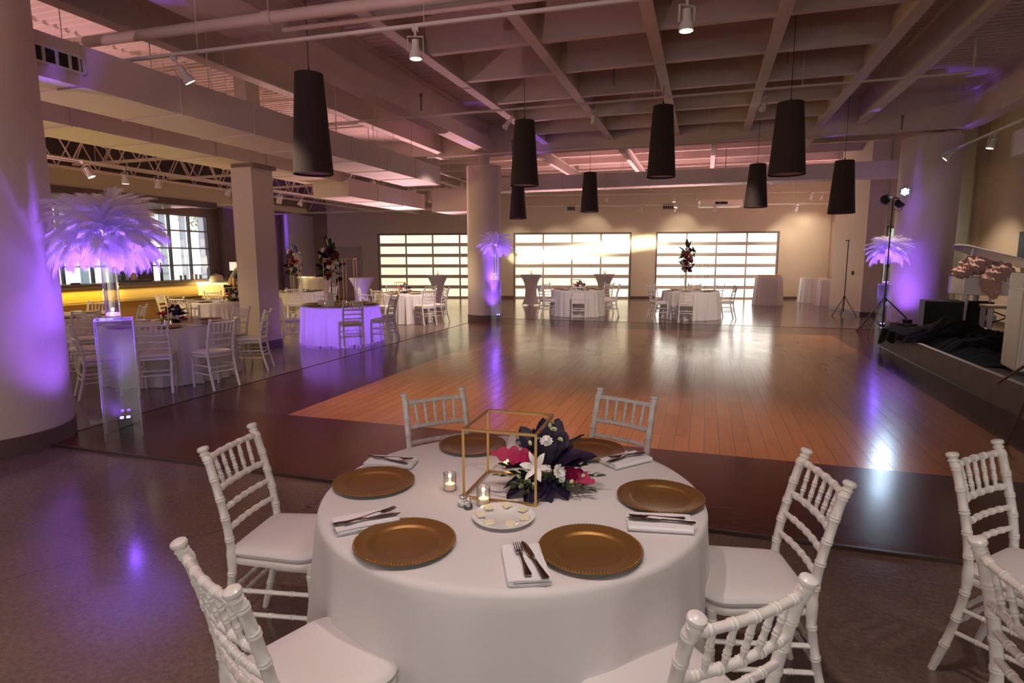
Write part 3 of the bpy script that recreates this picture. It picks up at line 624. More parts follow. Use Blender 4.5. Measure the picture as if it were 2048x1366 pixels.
def make_chair(full=True):
    o = empty('chiavari_chair', (0, 0, 0)); n = 12
    # chair faces +Y, origin on the floor under the seat
    for s in (-1, 1):
        mb = MB(); p, r = ringed((s * .172, .178, 0), (s * .178, .172, .43), .0165, (.22, .42, .62, .9), n); r[0] *= .8; mb.tube(p, r, n); mb.build('front_leg', CHAIRW, o)
        mb = MB()
        segs = [Vector((s * .182, -.262, 0)), Vector((s * .180, -.215, .17)), Vector((s * .180, -.178, .36)), Vector((s * .181, -.172, .47)), Vector((s * .180, -.190, .62)), Vector((s * .178, -.232, .80)), Vector((s * .176, -.262, .90))]
        def cr(t):
            x = t * (len(segs) - 1); i = min(int(x), len(segs) - 2); u = x - i; q = lambda j: segs[max(0, min(len(segs) - 1, j))]
            a, b, c, d = q(i - 1), q(i), q(i + 1), q(i + 2)
            return .5 * ((2 * b) + (c - a) * u + (2 * a - 5 * b + 4 * c - d) * u * u + (3 * b - a - 3 * c + d) * u ** 3)
        zc = (.13, .26, .38, .53, .62, .70, .785, .862); lv = []
        for i in range(201):
            q = cr(i / 200); lv.append(q)
        pts = []; rad = []
        zz = sorted(set([.0, .06, .2, .32, .43, .45, .47, .49, .57, .66, .745, .82, .88]) | set([c + d for c in zc for d in (-.0105, -.008, -.005, -.002, 0, .002, .005, .008, .0105)]))
        for z in zz:
            q = min(lv, key=lambda p_: abs(p_.z - z)); bump = 0
            for c in zc:
                dd_ = abs(abs(z - c) - .005)
                if dd_ < .0005: bump = .17
                elif dd_ < .0035: bump = .11
            if abs(z - .45) < .025: bump = .22
            base_r = .0168 if z > .05 else .0145
            pts.append(Vector((q.x, q.y, z))); rad.append(base_r * (1 + bump))
        mb.tube(pts, rad, n)
        tq = lv[-1]; M_ = Matrix.Rotation(.28, 3, 'X')
        mb.lathe([(.0168, -.02), (.0168, 0), (.020, .003), (.020, .007), (.0155, .010), (.0155, .015), (.0215, .020), (.0235, .026), (.0215, .033), (.015, .037), (0, .039)], 14, (tq.x, tq.y, .885), M=M_)
        mb.build('back_post', CHAIRW, o)
    def backy(z): return -.172 if z < .47 else (-.172 - (z - .47) * .21 if z > .47 else -.172) - .0
    # rails: slightly bowed backwards
    for z, rr, rg in ((.868, .0125, (.12, .31, .5, .69, .88)), (.735, .0125, (.12, .31, .5, .69, .88)), (.650, .0115, (.2, .35, .5, .65, .8)), (.565, .0115, (.2, .35, .5, .65, .8))):
        y = -.190 - max(0, z - .62) * .255 if z > .62 else -.183
        p, r = ringed((-.178, y, z), (.178, y, z), rr, rg, 10, mid=(0, y - .035, z)); MB().tube(p, r, 10).build('back_rail', CHAIRW, o)
    for k in range(5):
        t = (k + 1) / 6; x = -.178 + .356 * t; bow = -.035 * 2 * t * (1 - t)
        p, r = ringed((x * .93, -.221 + bow, .738), (x, -.253 + bow, .866), .0085, (.3, .62), 8)
        MB().tube(p, [q * .85 if i in (0, len(p) - 1) else q for i, q in enumerate(r)], 8).build('spindle', CHAIRW, o)
    # seat frame: rounded trapezoid
    def outline(wf, wb, yf, yb, rad, m=6):
        cs = [(wf / 2 - rad, yf - rad, 0), (-wf / 2 + rad, yf - rad, pi / 2), (-wb / 2 + rad * .6, yb + rad * .6, pi), (wb / 2 - rad * .6, yb + rad * .6, 1.5 * pi)]; out = []
        for i, (cx, cy, a) in enumerate(cs):
            rr = rad if i < 2 else rad * .6
            for k in range(m + 1): out.append((cx + rr * cos(a + pi / 2 * k / m), cy + rr * sin(a + pi / 2 * k / m)))
        return out
    ol = outline(.41, .37, .205, -.185, .085)
    def loft(layers):
        mb = MB(); vs = []; n_ = len(ol)
        for sc_, z in layers: vs += [(x * sc_, y * sc_, z) for x, y in ol]
        fs = [(i * n_ + j, i * n_ + (j + 1) % n_, (i + 1) * n_ + (j + 1) % n_, (i + 1) * n_ + j) for i in range(len(layers) - 1) for j in range(n_)]
        fs += [tuple(range(n_))[::-1], tuple(range((len(layers) - 1) * n_, len(layers) * n_))]; return mb.add(vs, fs)
    loft([(.93, .418), (.985, .421), (1.0, .430), (1.0, .442), (.985, .449), (.93, .452)]).build('seat', CHAIRW, o)
    loft([(.90, .452), (.985, .458), (1.005, .468), (1.012, .471), (1.005, .474), (.975, .486), (.90, .494), (.7, .499), (.4, .502)]).build('cushion', CUSH, o)
    for z, ys in ((.305, 0), (.20, 0)):
        for s in (-1, 1):
            yb = -.196 if z > .25 else -.212
            p, r = ringed((s * .176, .178, z), (s * .18, yb, z), .0095, (.25, .5, .75), 8); MB().tube(p, r, 8).build('stretcher', CHAIRW, o)
    for y, z in ((.176, .32), (.176, .23), (-.196, .29), (-.203, .23)):
        p, r = ringed((-.176, y, z), (.176, y, z), .0095, (.25, .5, .75), 8); MB().tube(p, r, 8).build('stretcher', CHAIRW, o)
    return o
CHAIR = make_chair(); chair_used = [False]
def chair(x, y, face, label, group):
    """x,y = middle of the top rail; face = heading angle of the sitter in degrees (90 = +Y)"""
    a = math.radians(face); f = Vector((cos(a), sin(a), 0)); c = Vector((x, y, 0)) + f * .26; rz = a - pi / 2
    if not chair_used[0]: chair_used[0] = True; o = CHAIR; o.location = c; o.rotation_euler = (0, 0, rz); tag(o, label, 'chair', group)
    else: o = dup(CHAIR, c, rz, label, 'chair', group)
    return o
def toward(x, y, t): return math.degrees(math.atan2(t[1] - y, t[0] - x))

T_MAIN = (0.0, 2.288)
gm = 'white chiavari chairs around the foreground table'
chair(-.45, 3.37, -62, 'white chiavari chair at the far left side of the foreground table', gm)
chair(.65, 3.33, -131, 'white chiavari chair at the far right side of the foreground table', gm)
chair(-1.23, 2.52, -8, 'white chiavari chair at the left of the foreground table, seat half under the cloth', gm)
chair(-.777, 1.422, 47, 'white chiavari chair at the near left corner, seat in the bottom edge of the photo', gm)
chair(1.16, 2.13, 176, 'white chiavari chair at the right of the foreground table, before the blue reflection', gm)
chair(.55, 1.27, 116, 'white chiavari chair at the near right of the table, with its back to the viewer', gm)
gr_ = 'white chiavari chairs at the right edge'
chair(1.89, 2.33, -62 + 0, 'white chiavari chair standing alone at the right, fully backed by dark planks', gr_)
chair(1.27, 1.36, -4, 'white chiavari chair cut by the right edge, nearest the viewer', gr_)

# ---------------------------------------------------------------- tables
def make_cloth(R, Hh, folds, amp, seed, name='tablecloth', mt=CLOTH, hem=.004, flare=.05):
    rnd = random.Random(seed); ph = [rnd.uniform(0, 2 * pi) for _ in range(6)]; fr = [folds, int(folds * 1.6), int(folds * .55), 3]; am = [1, .45, .5, .35]
    n = 240; mb = MB(); vs = []; fs = []
    prof = [(0, 0), (.5, 0), (.85, 0), (.965, 0), (.988, -.002), (1.0, -.009), (1.006, -.02)]
    for q, z in prof:
        for j in range(n):
            a = 2 * pi * j / n; vs.append((R * q * cos(a), R * q * sin(a), Hh + z))
    nz = 18
    for k in range(1, nz + 1):
        t = k / nz; z = Hh - .02 - (Hh - .02 - hem) * t
        for j in range(n):
            a = 2 * pi * j / n
            w_ = sum(m_ * sin(f * a + p + .25 * t * sin(3 * a + p)) for f, m_, p in zip(fr, am, ph))
            w_ = w_ * .6 + 1.5 * (1 - abs(sin(folds * a / 2 + ph[4] + .8 * sin(2 * a + ph[5])))) ** 3 * (.6 + .4 * sin(5 * a + ph[2])) - .3; g_ = t ** .6
            r = R * 1.006 + flare * t + amp * g_ * w_ * (1 - .25 * (1 - t))
            vs.append((r * cos(a), r * sin(a), z))
    rows = len(prof) + nz
    fs = [(i * n + j, i * n + (j + 1) % n, (i + 1) * n + (j + 1) % n, (i + 1) * n + j) for i in range(rows - 1) for j in range(n)]
    vs = [v for v in vs]; mb.add(vs, [tuple(reversed(f)) for f in fs])
    return mb
def table(x, y, R, Hh, label, clabel, folds=22, amp=.018, seed=1, group='round banquet tables', cgroup='white tablecloths', mt=CLOTH, hem=.006, flare=.05):
    t = empty('banquet_table', (x, y, 0), 0, label, 'table', group)
    tp = MB().lathe([(0, Hh - .03), (R - .02, Hh - .03), (R - .012, Hh - .018), (R - .02, Hh - .006), (0, Hh - .006)], 48); tp.build('tabletop', mat('plywood', (.35, .24, .14), .6), t)
    for k in range(4):
        a = pi / 4 + k * pi / 2; px, py = R * .55 * cos(a), R * .55 * sin(a)
        MB().tube([(px, py, Hh - .03), (px * 1.15, py * 1.15, .0)], .014, 8).build('leg', BLACK, t)
    c = make_cloth(R, Hh, folds, amp, seed, hem=hem, flare=flare).build('tablecloth', mt, None, (x, y, 0)); tag(c, clabel, 'tablecloth', cgroup)
    return t
# foreground cloth with broad soft folds
table(T_MAIN[0], T_MAIN[1], .745, .76, 'round banquet table in the foreground, hidden by its cloth', 'large white cloth with broad soft folds on the foreground table', folds=12, amp=.040, seed=5, flare=.05)
# ---------------------------------------------------------------- tableware
def make_charger():
    mb = MB().lathe([(0, .006), (.106, .006), (.111, .008), (.116, .013), (.122, .0145), (.150, .0165), (.163, .019), (.165, .0185), (.165, .016), (.12, .009), (.1, .0), (0, .0)], 72)
    for k in range(96):                           # beaded rim
        a = 2 * pi * k / 96; mb.lathe([(0, .0225), (.0016, .0215), (.0022, .0195), (.0022, .018)], 5, (.1605 * cos(a), .1605 * sin(a), 0))
    return mb.build('charger_plate', GOLD)
CHG = make_charger(); CHG.location = at(1180, 1098, .772); CHG.location.z = .7605
ZT = .7605
tag(CHG, 'gold charger plate, largest, at the near right of the foreground table', 'charger plate', 'gold charger plates on the foreground table')
def put(src, loc, rz, label, cat, group): return dup(src, loc, rz, label, cat, group)
for x, y, lb in ((810, 1081, 'gold charger plate at the near left, beside the folded napkin with crossed cutlery'), (748, 962, 'gold charger plate at the left of the foreground table'), (945, 888, 'gold charger plate at the back left, behind the gold frame'), (1180, 898, 'gold charger plate at the back right, behind the dark leaves'), (1321, 992, 'gold charger plate at the right edge of the foreground table')):
    P = at(x, y, .775); put(CHG, (P.x, P.y, ZT), x * .01, lb, 'charger plate', 'gold charger plates on the foreground table')
def make_napkin():
    mb = MB(); Wd, Ln = .115, .215; lay = 5; rnd = random.Random(4)
    for k in range(lay):
        z = .002 + k * .0042; dx, dy = rnd.uniform(-.003, .003), rnd.uniform(-.004, .004); sk = rnd.uniform(-.03, .03)
        nx, ny = 10, 14; vs = []
        for s in (0, .0022):
            for j in range(ny + 1):
                for i in range(nx + 1):
                    x = (i / nx - .5) * Wd + dx; y = (j / ny - .5) * Ln + dy + sk * x
                    vs.append((x, y, z + s + .0012 * sin(x * 55 + k) * cos(y * 30 + k * 2) * (k > 1)))
        n1 = (nx + 1) * (ny + 1); g = lambda s, i, j: s * n1 + j * (nx + 1) + i; fs = []
        for j in range(ny):
            for i in range(nx):
                fs.append((g(1, i, j), g(1, i + 1, j), g(1, i + 1, j + 1), g(1, i, j + 1))); fs.append((g(0, i, j + 1), g(0, i + 1, j + 1), g(0, i + 1, j), g(0, i, j)))
        for i in range(nx): fs += [(g(0, i, 0), g(0, i + 1, 0), g(1, i + 1, 0), g(1, i, 0)), (g(0, i + 1, ny), g(0, i, ny), g(1, i, ny), g(1, i + 1, ny))]
        for j in range(ny): fs += [(g(0, 0, j + 1), g(0, 0, j), g(1, 0, j), g(1, 0, j + 1)), (g(0, nx, j), g(0, nx, j + 1), g(1, nx, j + 1), g(1, nx, j))]
        mb.add(vs, fs)
    # rounded fold on the left side joining the layers
    mb.tube([(-Wd / 2, -Ln / 2, .0115), (-Wd / 2, Ln / 2, .0115)], .0085, 10)
    # stitched hem
    o = mb.build('folded_napkin', NAPK)
    MB().span((.022, -Ln / 2 + .004, .0208), (.024, Ln / 2 - .004, .0214)).span((.045, -Ln / 2 + .004, .0208), (.0465, Ln / 2 - .004, .0214)).build('hem_stitching', mat('hem_white', (.72, .72, .76), .9), o, smooth=False)
    return o
NP = make_napkin()
def blade(stations, th):
    """flat shape from (y, halfwidth, z) stations"""
    mb = MB(); vs = []
    for y, hw, z in stations: vs += [(-hw, y, z), (0, y, z + th), (hw, y, z), (0, y, z - th * .6)]
    n = len(stations); fs = [(4 * i + j, 4 * i + (j + 1) % 4, 4 * (i + 1) + (j + 1) % 4, 4 * (i + 1) + j) for i in range(n - 1) for j in range(4)]
    fs += [(3, 2, 1, 0), (4 * n - 4, 4 * n - 3, 4 * n - 2, 4 * n - 1)]; return mb.add(vs, fs)
def make_fork():
    mb = blade([(-.095, .0095, .004), (-.085, .0115, .004), (-.06, .008, .005), (-.02, .0045, .007), (.02, .0032, .010), (.03, .004, .010), (.036, .010, .008), (.043, .0125, .006), (.05, .0125, .006)], .0022)
    for k in range(4):
        x = -.0102 + k * .0068; mb.tube([(x, .048, .006), (x, .07, .006), (x * .98, .09, .0085), (x * .97, .097, .0105)], [.0022, .0019, .0016, .0008], 6)
    return mb.build('dinner_fork', STEEL)
def make_knife():
    return blade([(-.115, .0095, .004), (-.108, .0115, .004), (-.08, .0085, .005), (-.03, .0055, .006), (-.005, .0065, .006), (.0, .006, .004), (.02, .0095, .004), (.06, .0105, .004), (.09, .010, .004), (.108, .0065, .004), (.115, .001, .004)], .002).build('table_knife', STEEL)
FK = make_fork(); KN = make_knife()
sets = [  # napkin px, heading(deg of napkin length), fork (dx, dy, ang), knife
    (1052, 1122, 96, (-.012, -.002, 4), (.022, -.004, 10), 'at the near edge between the two largest plates'),
    (733, 1038, 26, (.006, .012, 12), (.016, .0, -3), 'at the left, between the two left plates'),
    (783, 921, -8, (.000, .010, -6), (.010, -.010, -22), 'at the far left, behind the left plate'),
    (1318, 1040, 172, (-.008, .008, 5), (-.018, -.004, -3), 'at the right edge, in front of the right plate'),
    (1250, 916, 212, (-.004, -.008, -8), (-.004, .012, 6), 'at the far right, beside the back right plate'),
    (1040, 882, 265, (.01, .0, 4), (-.02, .0, -6), 'at the back, behind the leaves of the flower arrangement')]
for i, (x, y, hd, fk, kn, where) in enumerate(sets):
    P = at(x, y, .78); P.z = ZT; a = math.radians(hd - 90); R = Matrix.Rotation(a, 3, 'Z')
    if i == 0: o = NP; o.location = P; o.rotation_euler = (0, 0, a); tag(o, 'folded white napkin ' + where, 'napkin', 'folded napkins on the foreground table')
    else: put(NP, P, a, 'folded white napkin ' + where, 'napkin', 'folded napkins on the foreground table')
    for src, nm, q in ((FK, 'fork', fk), (KN, 'knife', kn)):
        loc = P + R @ Vector((q[0], q[1], .0245)); rz = a + math.radians(q[2])
        if nm == 'knife' and hd not in (96,): loc.z += .0
        lb = f'steel {nm} on the napkin {where}'
        if i == 0: o = src; o.location = loc; o.rotation_euler = (0, 0, rz); tag(o, lb, nm, f'dinner {nm}s on napkins')
        else: o = put(src, loc, rz, lb, nm, f'dinner {nm}s on napkins')
        if nm == 'fork' and hd != 96: o.location.z += .004
# gold cube frame
def frame(name, corners, z0, z1, th, label, parent=None, group=None, mt=GOLDF):
    cx = sum(c[0] for c in corners) / 4; cy = sum(c[1] for c in corners) / 4
    o = empty(name, (cx, cy, z0), 0, label, 'frame', group); rel = [Vector((c[0] - cx, c[1] - cy, 0)) for c in corners]; hz = Vector((0, 0, z1 - z0 - th)); lo = Vector((0, 0, th / 2))
    b = MB(); t = MB()
    for k in range(4):
        a_, b_ = rel[k], rel[(k + 1) % 4]; b.bar(a_ + lo, b_ + lo, th, th); t.bar(a_ + lo + hz, b_ + lo + hz, th, th)
    b.build('bottom_frame', mt, o, smooth=False); t.build('top_frame', mt, o, smooth=False)
    for k in range(4): MB().bar(rel[k], rel[k] + hz + Vector((0, 0, th)), th, th, (0, 1, 0)).build('upright', mt, o, smooth=False)
    return o
A = at(928, 996, ZT); B = at(1071, 1013, ZT); D = at(969, 944, ZT); dd = (B - A); nn = Vector((-dd.y, dd.x, 0))
dep = (D - A).length / dd.length; Dq = A + nn * 1.0 * (D - A).length / nn.length; Bq = B + (Dq - A)
lo_, hi_ = .9, 1.4
for _ in range(40):                               # height of the front left post from the picture
    mid_ = (lo_ + hi_) / 2; q = Vector((A.x, A.y, mid_)) - Vector((0, 0, H)); yy = 683 - F * q.dot(up) / q.dot(fw)
    if yy > 856: lo_ = mid_
    else: hi_ = mid_
frame('gold_cube_frame', [A, B, Bq, Dq], ZT, lo_, .0095, 'open gold cube frame around the candles and flowers of the foreground table')
# votive candles
def make_votive():
    o = empty('votive_candle', (0, 0, 0))
    MB().lathe([(0, 0), (.0245, 0), (.0255, .002), (.0262, .072), (.0250, .072), (.0240, .006), (0, .005)], 32).build('glass_cup', GLASS, o)
    MB().lathe([(0, .006), (.0205, .006), (.0205, .027), (.018, .028), (0, .026)], 24).build('wax', WAX, o)
    MB().tube([(0, 0, .026), (.0005, 0, .033)], .0007, 5).build('wick', BLACK, o)
    MB().lathe([(0, .031), (.0025, .034), (.0032, .038), (.0022, .045), (0, .052)], 10).build('flame', FLAME, o)
    return o
VT = make_votive(); vfirst = True
def votive(loc, label, group='lit votive candles on the foreground table', light=0):
    global vfirst
    if vfirst: o = VT; o.location = loc; tag(o, label, 'candle', group); vfirst = False
    else: o = dup(VT, loc, 0, label, 'candle', group)
    if light: lamp('POINT', 'candle_light', Vector(loc) + Vector((0, 0, .043)), light, (1, .58, .28), shadow_soft_size=.006)
    return o
for x, y, lb in ((900, 980, 'lit votive candle standing outside the gold frame, at its left'), (967, 1010, 'lit votive candle just behind the butter plate'), (1015, 936, 'lit votive candle behind the pink leaf, inside the gold frame')):
    P = at(x, y, ZT); votive(P, lb, light=.12)
# salt and pepper
def shaker(x, y, label, fill):
    P = at(x, y, ZT); o = empty('shaker', P, .5, label, 'shaker', 'salt and pepper shakers')
    MB().lathe([(0, 0), (.018, 0), (.0185, .003), (.015, .02), (.0105, .028), (.0105, .031), (0, .031)], 8).build('glass_body', GLASS, o)
    MB().lathe([(0, .003), (.0155, .003), (.0145, .017), (0, .017)], 8).build('contents', fill, o)
    MB().lathe([(.0115, .029), (.0115, .040), (.009, .045), (.004, .048), (0, .0485)], 20).build('metal_cap', mat('bright_steel', (.7, .68, .66), .12, 1), o)
shaker(925, 1012, 'small glass salt shaker with a steel cap, left of the pepper', mat('salt', (.85, .84, .83), .8)); shaker(937, 1017, 'small glass pepper shaker with a steel cap', mat('pepper', (.10, .075, .06), .9))
# butter plate
P = at(1007, 1033, .77); P.z = ZT
bp = MB().lathe([(0, .008), (.068, .008), (.074, .010), (.108, .0165), (.112, .0165), (.110, .0135), (.07, .004), (.06, 0), (0, 0)], 56).build('butter_plate', DISH, None, P); tag(bp, 'round white china plate with butter pats, in front of the gold frame', 'plate')
for k in range(7):
    a = math.radians(30 + 51.4 * k); q = P + Vector((.082 * cos(a), .080 * sin(a), .0145 + .001)); 
    o = MB().box((0, 0, .003), (.031, .031, .0065)).build('butter_pat', BUTTER, None, q, a + .4 * (k % 3) + .3, False, bevel=.0012)
    o.rotation_euler.x = -.12 * sin(a); o.rotation_euler.y = .0
    tag(o, 'square yellow butter pat on the white plate, ' + ('at its right', 'at its back right', 'at its back left, second from the candle', 'at its left', 'at its front left', 'at its very front', 'at its front right')[k], 'butter', 'butter pats on the white plate')

# ---------------------------------------------------------------- flowers
def leaf(L_, Wd, mt, curl=.3, lobes=0, n=12, fold=.25, parent=None, name='leaf', th=.0012):
    """a leaf along +Y, rising then drooping, with a central fold"""
    mb = MB(); vs = []
    for i in range(n + 1):
        t = i / n; w_ = Wd * max(0, sin(pi * (.04 + .94 * t) ** .9)) ** .65 * (1 - .08 * t)
        if lobes: w_ *= .34 + .66 * abs(cos(pi * lobes * t)) ** .7
        if i == n: w_ = .0005
        y = L_ * t; z = L_ * (curl * t - curl * 1.3 * t * t)
        for s in (-1, -.5, 0, .5, 1): vs.append((s * w_, y * (1 - .0 * abs(s)), z + fold * w_ * abs(s) + .06 * w_ * sin(t * 22) * abs(s)))
    k = len(vs); vs2 = vs + [(x, y, z - th) for x, y, z in vs]; fs = []
    for i in range(n):
        for j in range(4):
            a = i * 5 + j; fs.append((a, a + 1, a + 6, a + 5)); fs.append((k + a + 5, k + a + 6, k + a + 1, k + a))
    for i in range(n): fs += [(i * 5 + 5, i * 5 + k + 5, i * 5 + k, i * 5), (i * 5 + 4, i * 5 + 4 + k, i * 5 + 9 + k, i * 5 + 9)]
    return mb.add(vs2, fs)
def orient(o, loc, az, el, roll=0, s=1.0):
    """point local +Y to azimuth az / elevation el (degrees)"""
    a, e = math.radians(az), math.radians(el); d = Vector((cos(a) * cos(e), sin(a) * cos(e), sin(e)))
    upv = Vector((0, 0, 1)); r = d.cross(upv).normalized(); u = r.cross(d)
    M_ = Matrix((r, d, u)).transposed() @ Matrix.Rotation(math.radians(roll), 3, 'Y')
    o.rotation_euler = M_.to_euler(); o.location = loc; o.scale = (s,) * 3; return o
def shared(me, name, parent): o = bpy.data.objects.new(name, me); C.objects.link(o); o.parent = parent; return o
ME_LEAFD = leaf(.165, .043, LEAFD, .15).mesh('leaf', LEAFD); ME_LEAFG = leaf(.055, .011, LEAFG, .2, n=6).mesh('leaf', LEAFG)
ME_LEAFM = leaf(.15, .036, LEAFM, .1, lobes=4, n=26, fold=.05).mesh('leaf', LEAFM); ME_LEAFB = leaf(.15, .034, LEAFB, .15, n=8).mesh('leaf', LEAFB)
def bloom(r, mt, seed, layers=4, pet=9):
    rnd = random.Random(seed); mb = MB()
    for l in range(layers):
        rr = r * (1 - l * .2); el = .25 + l * .35
        for k in range(pet - l):
            a = 2 * pi * (k + .5 * l) / (pet - l) + rnd.uniform(-.15, .15); d = Vector((cos(a), sin(a), 0)); t = Vector((-d.y, d.x, 0)); vs = []
            for i in range(4):
                q = i / 3; p = d * (rr * q * cos(el)) + Vector((0, 0, rr * q * sin(el) + .02 * r))
                hw = rr * .42 * sin(pi * (.2 + .75 * q)); cup = .25 * hw
                vs += [p - t * hw + Vector((0, 0, cup)), p, p + t * hw + Vector((0, 0, cup + rnd.uniform(-.1, .1) * rr * q))]
            mb.add(vs, [(3 * i + j, 3 * i + j + 1, 3 * i + j + 4, 3 * i + j + 3) for i in range(3) for j in range(2)])
    mb.lathe([(0, r * .55), (r * .16, r * .5), (r * .2, r * .3), (0, r * .1)], 8)
    return mb
ME_BLOOMW = bloom(.028, PETW, 1, 5, 11).mesh('flower', PETW); ME_BLOOMG = bloom(.016, PETG, 2, 4, 7).mesh('flower', PETG); ME_BLOOMR = bloom(.03, PETR, 3, 5, 10).mesh('flower', PETR)
def lily():
    mb = MB()
    for k in range(6):
        a = 2 * pi * k / 6; d = Vector((cos(a), sin(a), 0)); t = Vector((-d.y, d.x, 0)); vs = []; n = 8
        for i in range(n + 1):
            q = i / n; rad_ = .078 * q; z = .055 * sin(pi * .62 * q) ; hw = (.0165 if k % 2 else .013) * sin(pi * (.08 + .9 * q)) + .0003
            p = d * rad_ + Vector((0, 0, z)); vs += [p - t * hw - Vector((0, 0, .2 * hw)), p + Vector((0, 0, -.35 * hw)), p + t * hw - Vector((0, 0, .2 * hw))]
        mb.add(vs, [(3 * i + j, 3 * i + j + 1, 3 * i + j + 4, 3 * i + j + 3) for i in range(n) for j in range(2)])
    return mb
ME_LILY = lily().mesh('lily_flower', PETW); ME_BUD = MB().lathe([(0, 0), (.005, .002), (.008, .009), (.007, .016), (.003, .021), (0, .022)], 10).mesh('flower_bud', PETG)
ME_STAMEN = MB().tube([(0, 0, .01), (.012, .004, .06)], .0009, 5).tube([(0, 0, .01), (-.010, .008, .058)], .0009, 5).tube([(0, 0, .01), (.002, -.012, .06)], .0009, 5).box((.012, .004, .06), (.006, .002, .002)).box((-.01, .008, .058), (.006, .002, .002)).box((.002, -.012, .06), (.006, .002, .002)).mesh('stamen', mat('stamen_orange', (.45, .18, .04), .6))
Pc = at(1092, 975, ZT)
fa = empty('flower_arrangement', Pc, 0, 'low arrangement of dark purple leaves, white lily and magenta leaves inside the gold frame', 'flower arrangement')
MB().lathe([(0, 0), (.045, 0), (.05, .03), (.04, .05), (0, .055)], 16).build('flower_foam', LEAFG, fa)
c0 = Vector((0, 0, .07))
for az, el, ln, rl in ((100, 80, 1.25, 0), (60, 62, 1.3, 20), (20, 40, 1.25, -20), (-4, 16, 1.25, 15), (-30, 12, .9, 0), (140, 52, 1.2, -30), (165, 22, .8, 30), (125, 66, 1.0, 10), (-60, -16, .95, 0), (-92, -22, 1.05, 10), (-118, -18, 1.1, -10), (-145, -14, 1.2, 10), (-165, -8, 1.0, 0), (35, 55, 1.0, 50), (-15, 30, 1.0, 30), (195, 5, 1.0, 0), (80, 30, 1.0, 0), (50, 20, 1.1, 10)):
    o = shared(ME_LEAFD, 'dark_leaf', fa); orient(o, c0 + Vector((cos(math.radians(az)), sin(math.radians(az)), 0)) * .02 + Vector((0, 0, .02 if el > 0 else -.02)), az, el, rl, ln * .92)
for az, el, ln, pz in ((182, 9, 1.3, .052), (202, 16, .9, .045), (-22, -6, 1.15, 0), (-14, 2, .9, .0)):
    o = shared(ME_LEAFM, 'magenta_leaf', fa); orient(o, c0 + Vector((cos(math.radians(az)), sin(math.radians(az)), 0)) * .04 + Vector((0, 0, pz)), az, el, -48 if az > 90 else 40, ln * .95)
o = shared(ME_LILY, 'lily_flower', fa); orient(o, c0 + Vector((-.035, -.045, .03)), -110, 5, 0, .82); o.rotation_euler = Vector((-.35, -.9, .45)).to_track_quat('Z', 'Y').to_euler(); o['label'] = 'open white lily flower'
s_ = shared(ME_STAMEN, 'stamen', o)
for p, d, s__ in (((.0, -.01, .125), (-.1, -.6, .8), 1.0), ((.045, -.065, .02), (.5, -.8, .4), 1.1), ((.055, -.07, -.005), (.6, -.7, .1), .7), ((-.03, .03, .12), (-.4, .2, .9), .8)):
    o = shared(ME_BLOOMW, 'carnation_flower', fa); o.location = c0 + Vector(p); o.scale = (s__,) * 3; o.rotation_euler = Vector(d).to_track_quat('Z', 'Y').to_euler()
for p, d, s__ in (((.03, .02, .165), (.1, -.3, .9), 1.0), ((.055, .0, .13), (.3, -.4, .8), .8), ((-.075, -.07, -.02), (-.4, -.8, .5), 1.0), ((-.10, -.075, -.035), (-.6, -.7, .4), .9), ((.12, -.06, -.025), (.8, -.5, .3), 1.0), ((.10, -.07, -.03), (.5, -.8, .2), .7)):
    o = shared(ME_BLOOMG, 'green_white_flower', fa); o.location = c0 + Vector(p); o.scale = (s__,) * 3; o.rotation_euler = Vector(d).to_track_quat('Z', 'Y').to_euler()
for p in ((-.105, -.05, -.01), (.135, -.045, -.01), (.09, -.08, -.02), (.015, .03, .17), (-.05, -.085, -.03), (-.06, .02, .10)):
    o = shared(ME_BUD, 'flower_bud', fa); o.location = c0 + Vector(p); o.rotation_euler = (p[1] * -6, p[0] * 6, 0)
rnd = random.Random(9)
for az, el, L_ in ((200, 4, .19), (185, 12, .16), (215, -6, .17), (-10, 0, .2), (-35, -8, .19), (-50, -10, .15), (170, 18, .15), (235, -10, .15), (70, 50, .16), (5, 10, .17)):
    a, e_ = math.radians(az), math.radians(el); d = Vector((cos(a) * cos(e_), sin(a) * cos(e_), sin(e_)))
    sg = empty('ruscus_sprig', c0 + Vector((0, 0, -.01))); sg.parent = fa
    MB().tube([Vector((0, 0, 0)), d * L_ * .5 + Vector((0, 0, .01)), d * L_], .0013, 5).build('stem', STEMG, sg)
    for k in range(9):
        o = shared(ME_LEAFG, 'leaf', sg); t = .25 + .75 * k / 8; orient(o, d * L_ * t + Vector((0, 0, .008 * (1 - t))), az + (38 if k % 2 else -38) * (1 if k < 8 else 0), el + 12, rnd.uniform(-30, 30), .75)

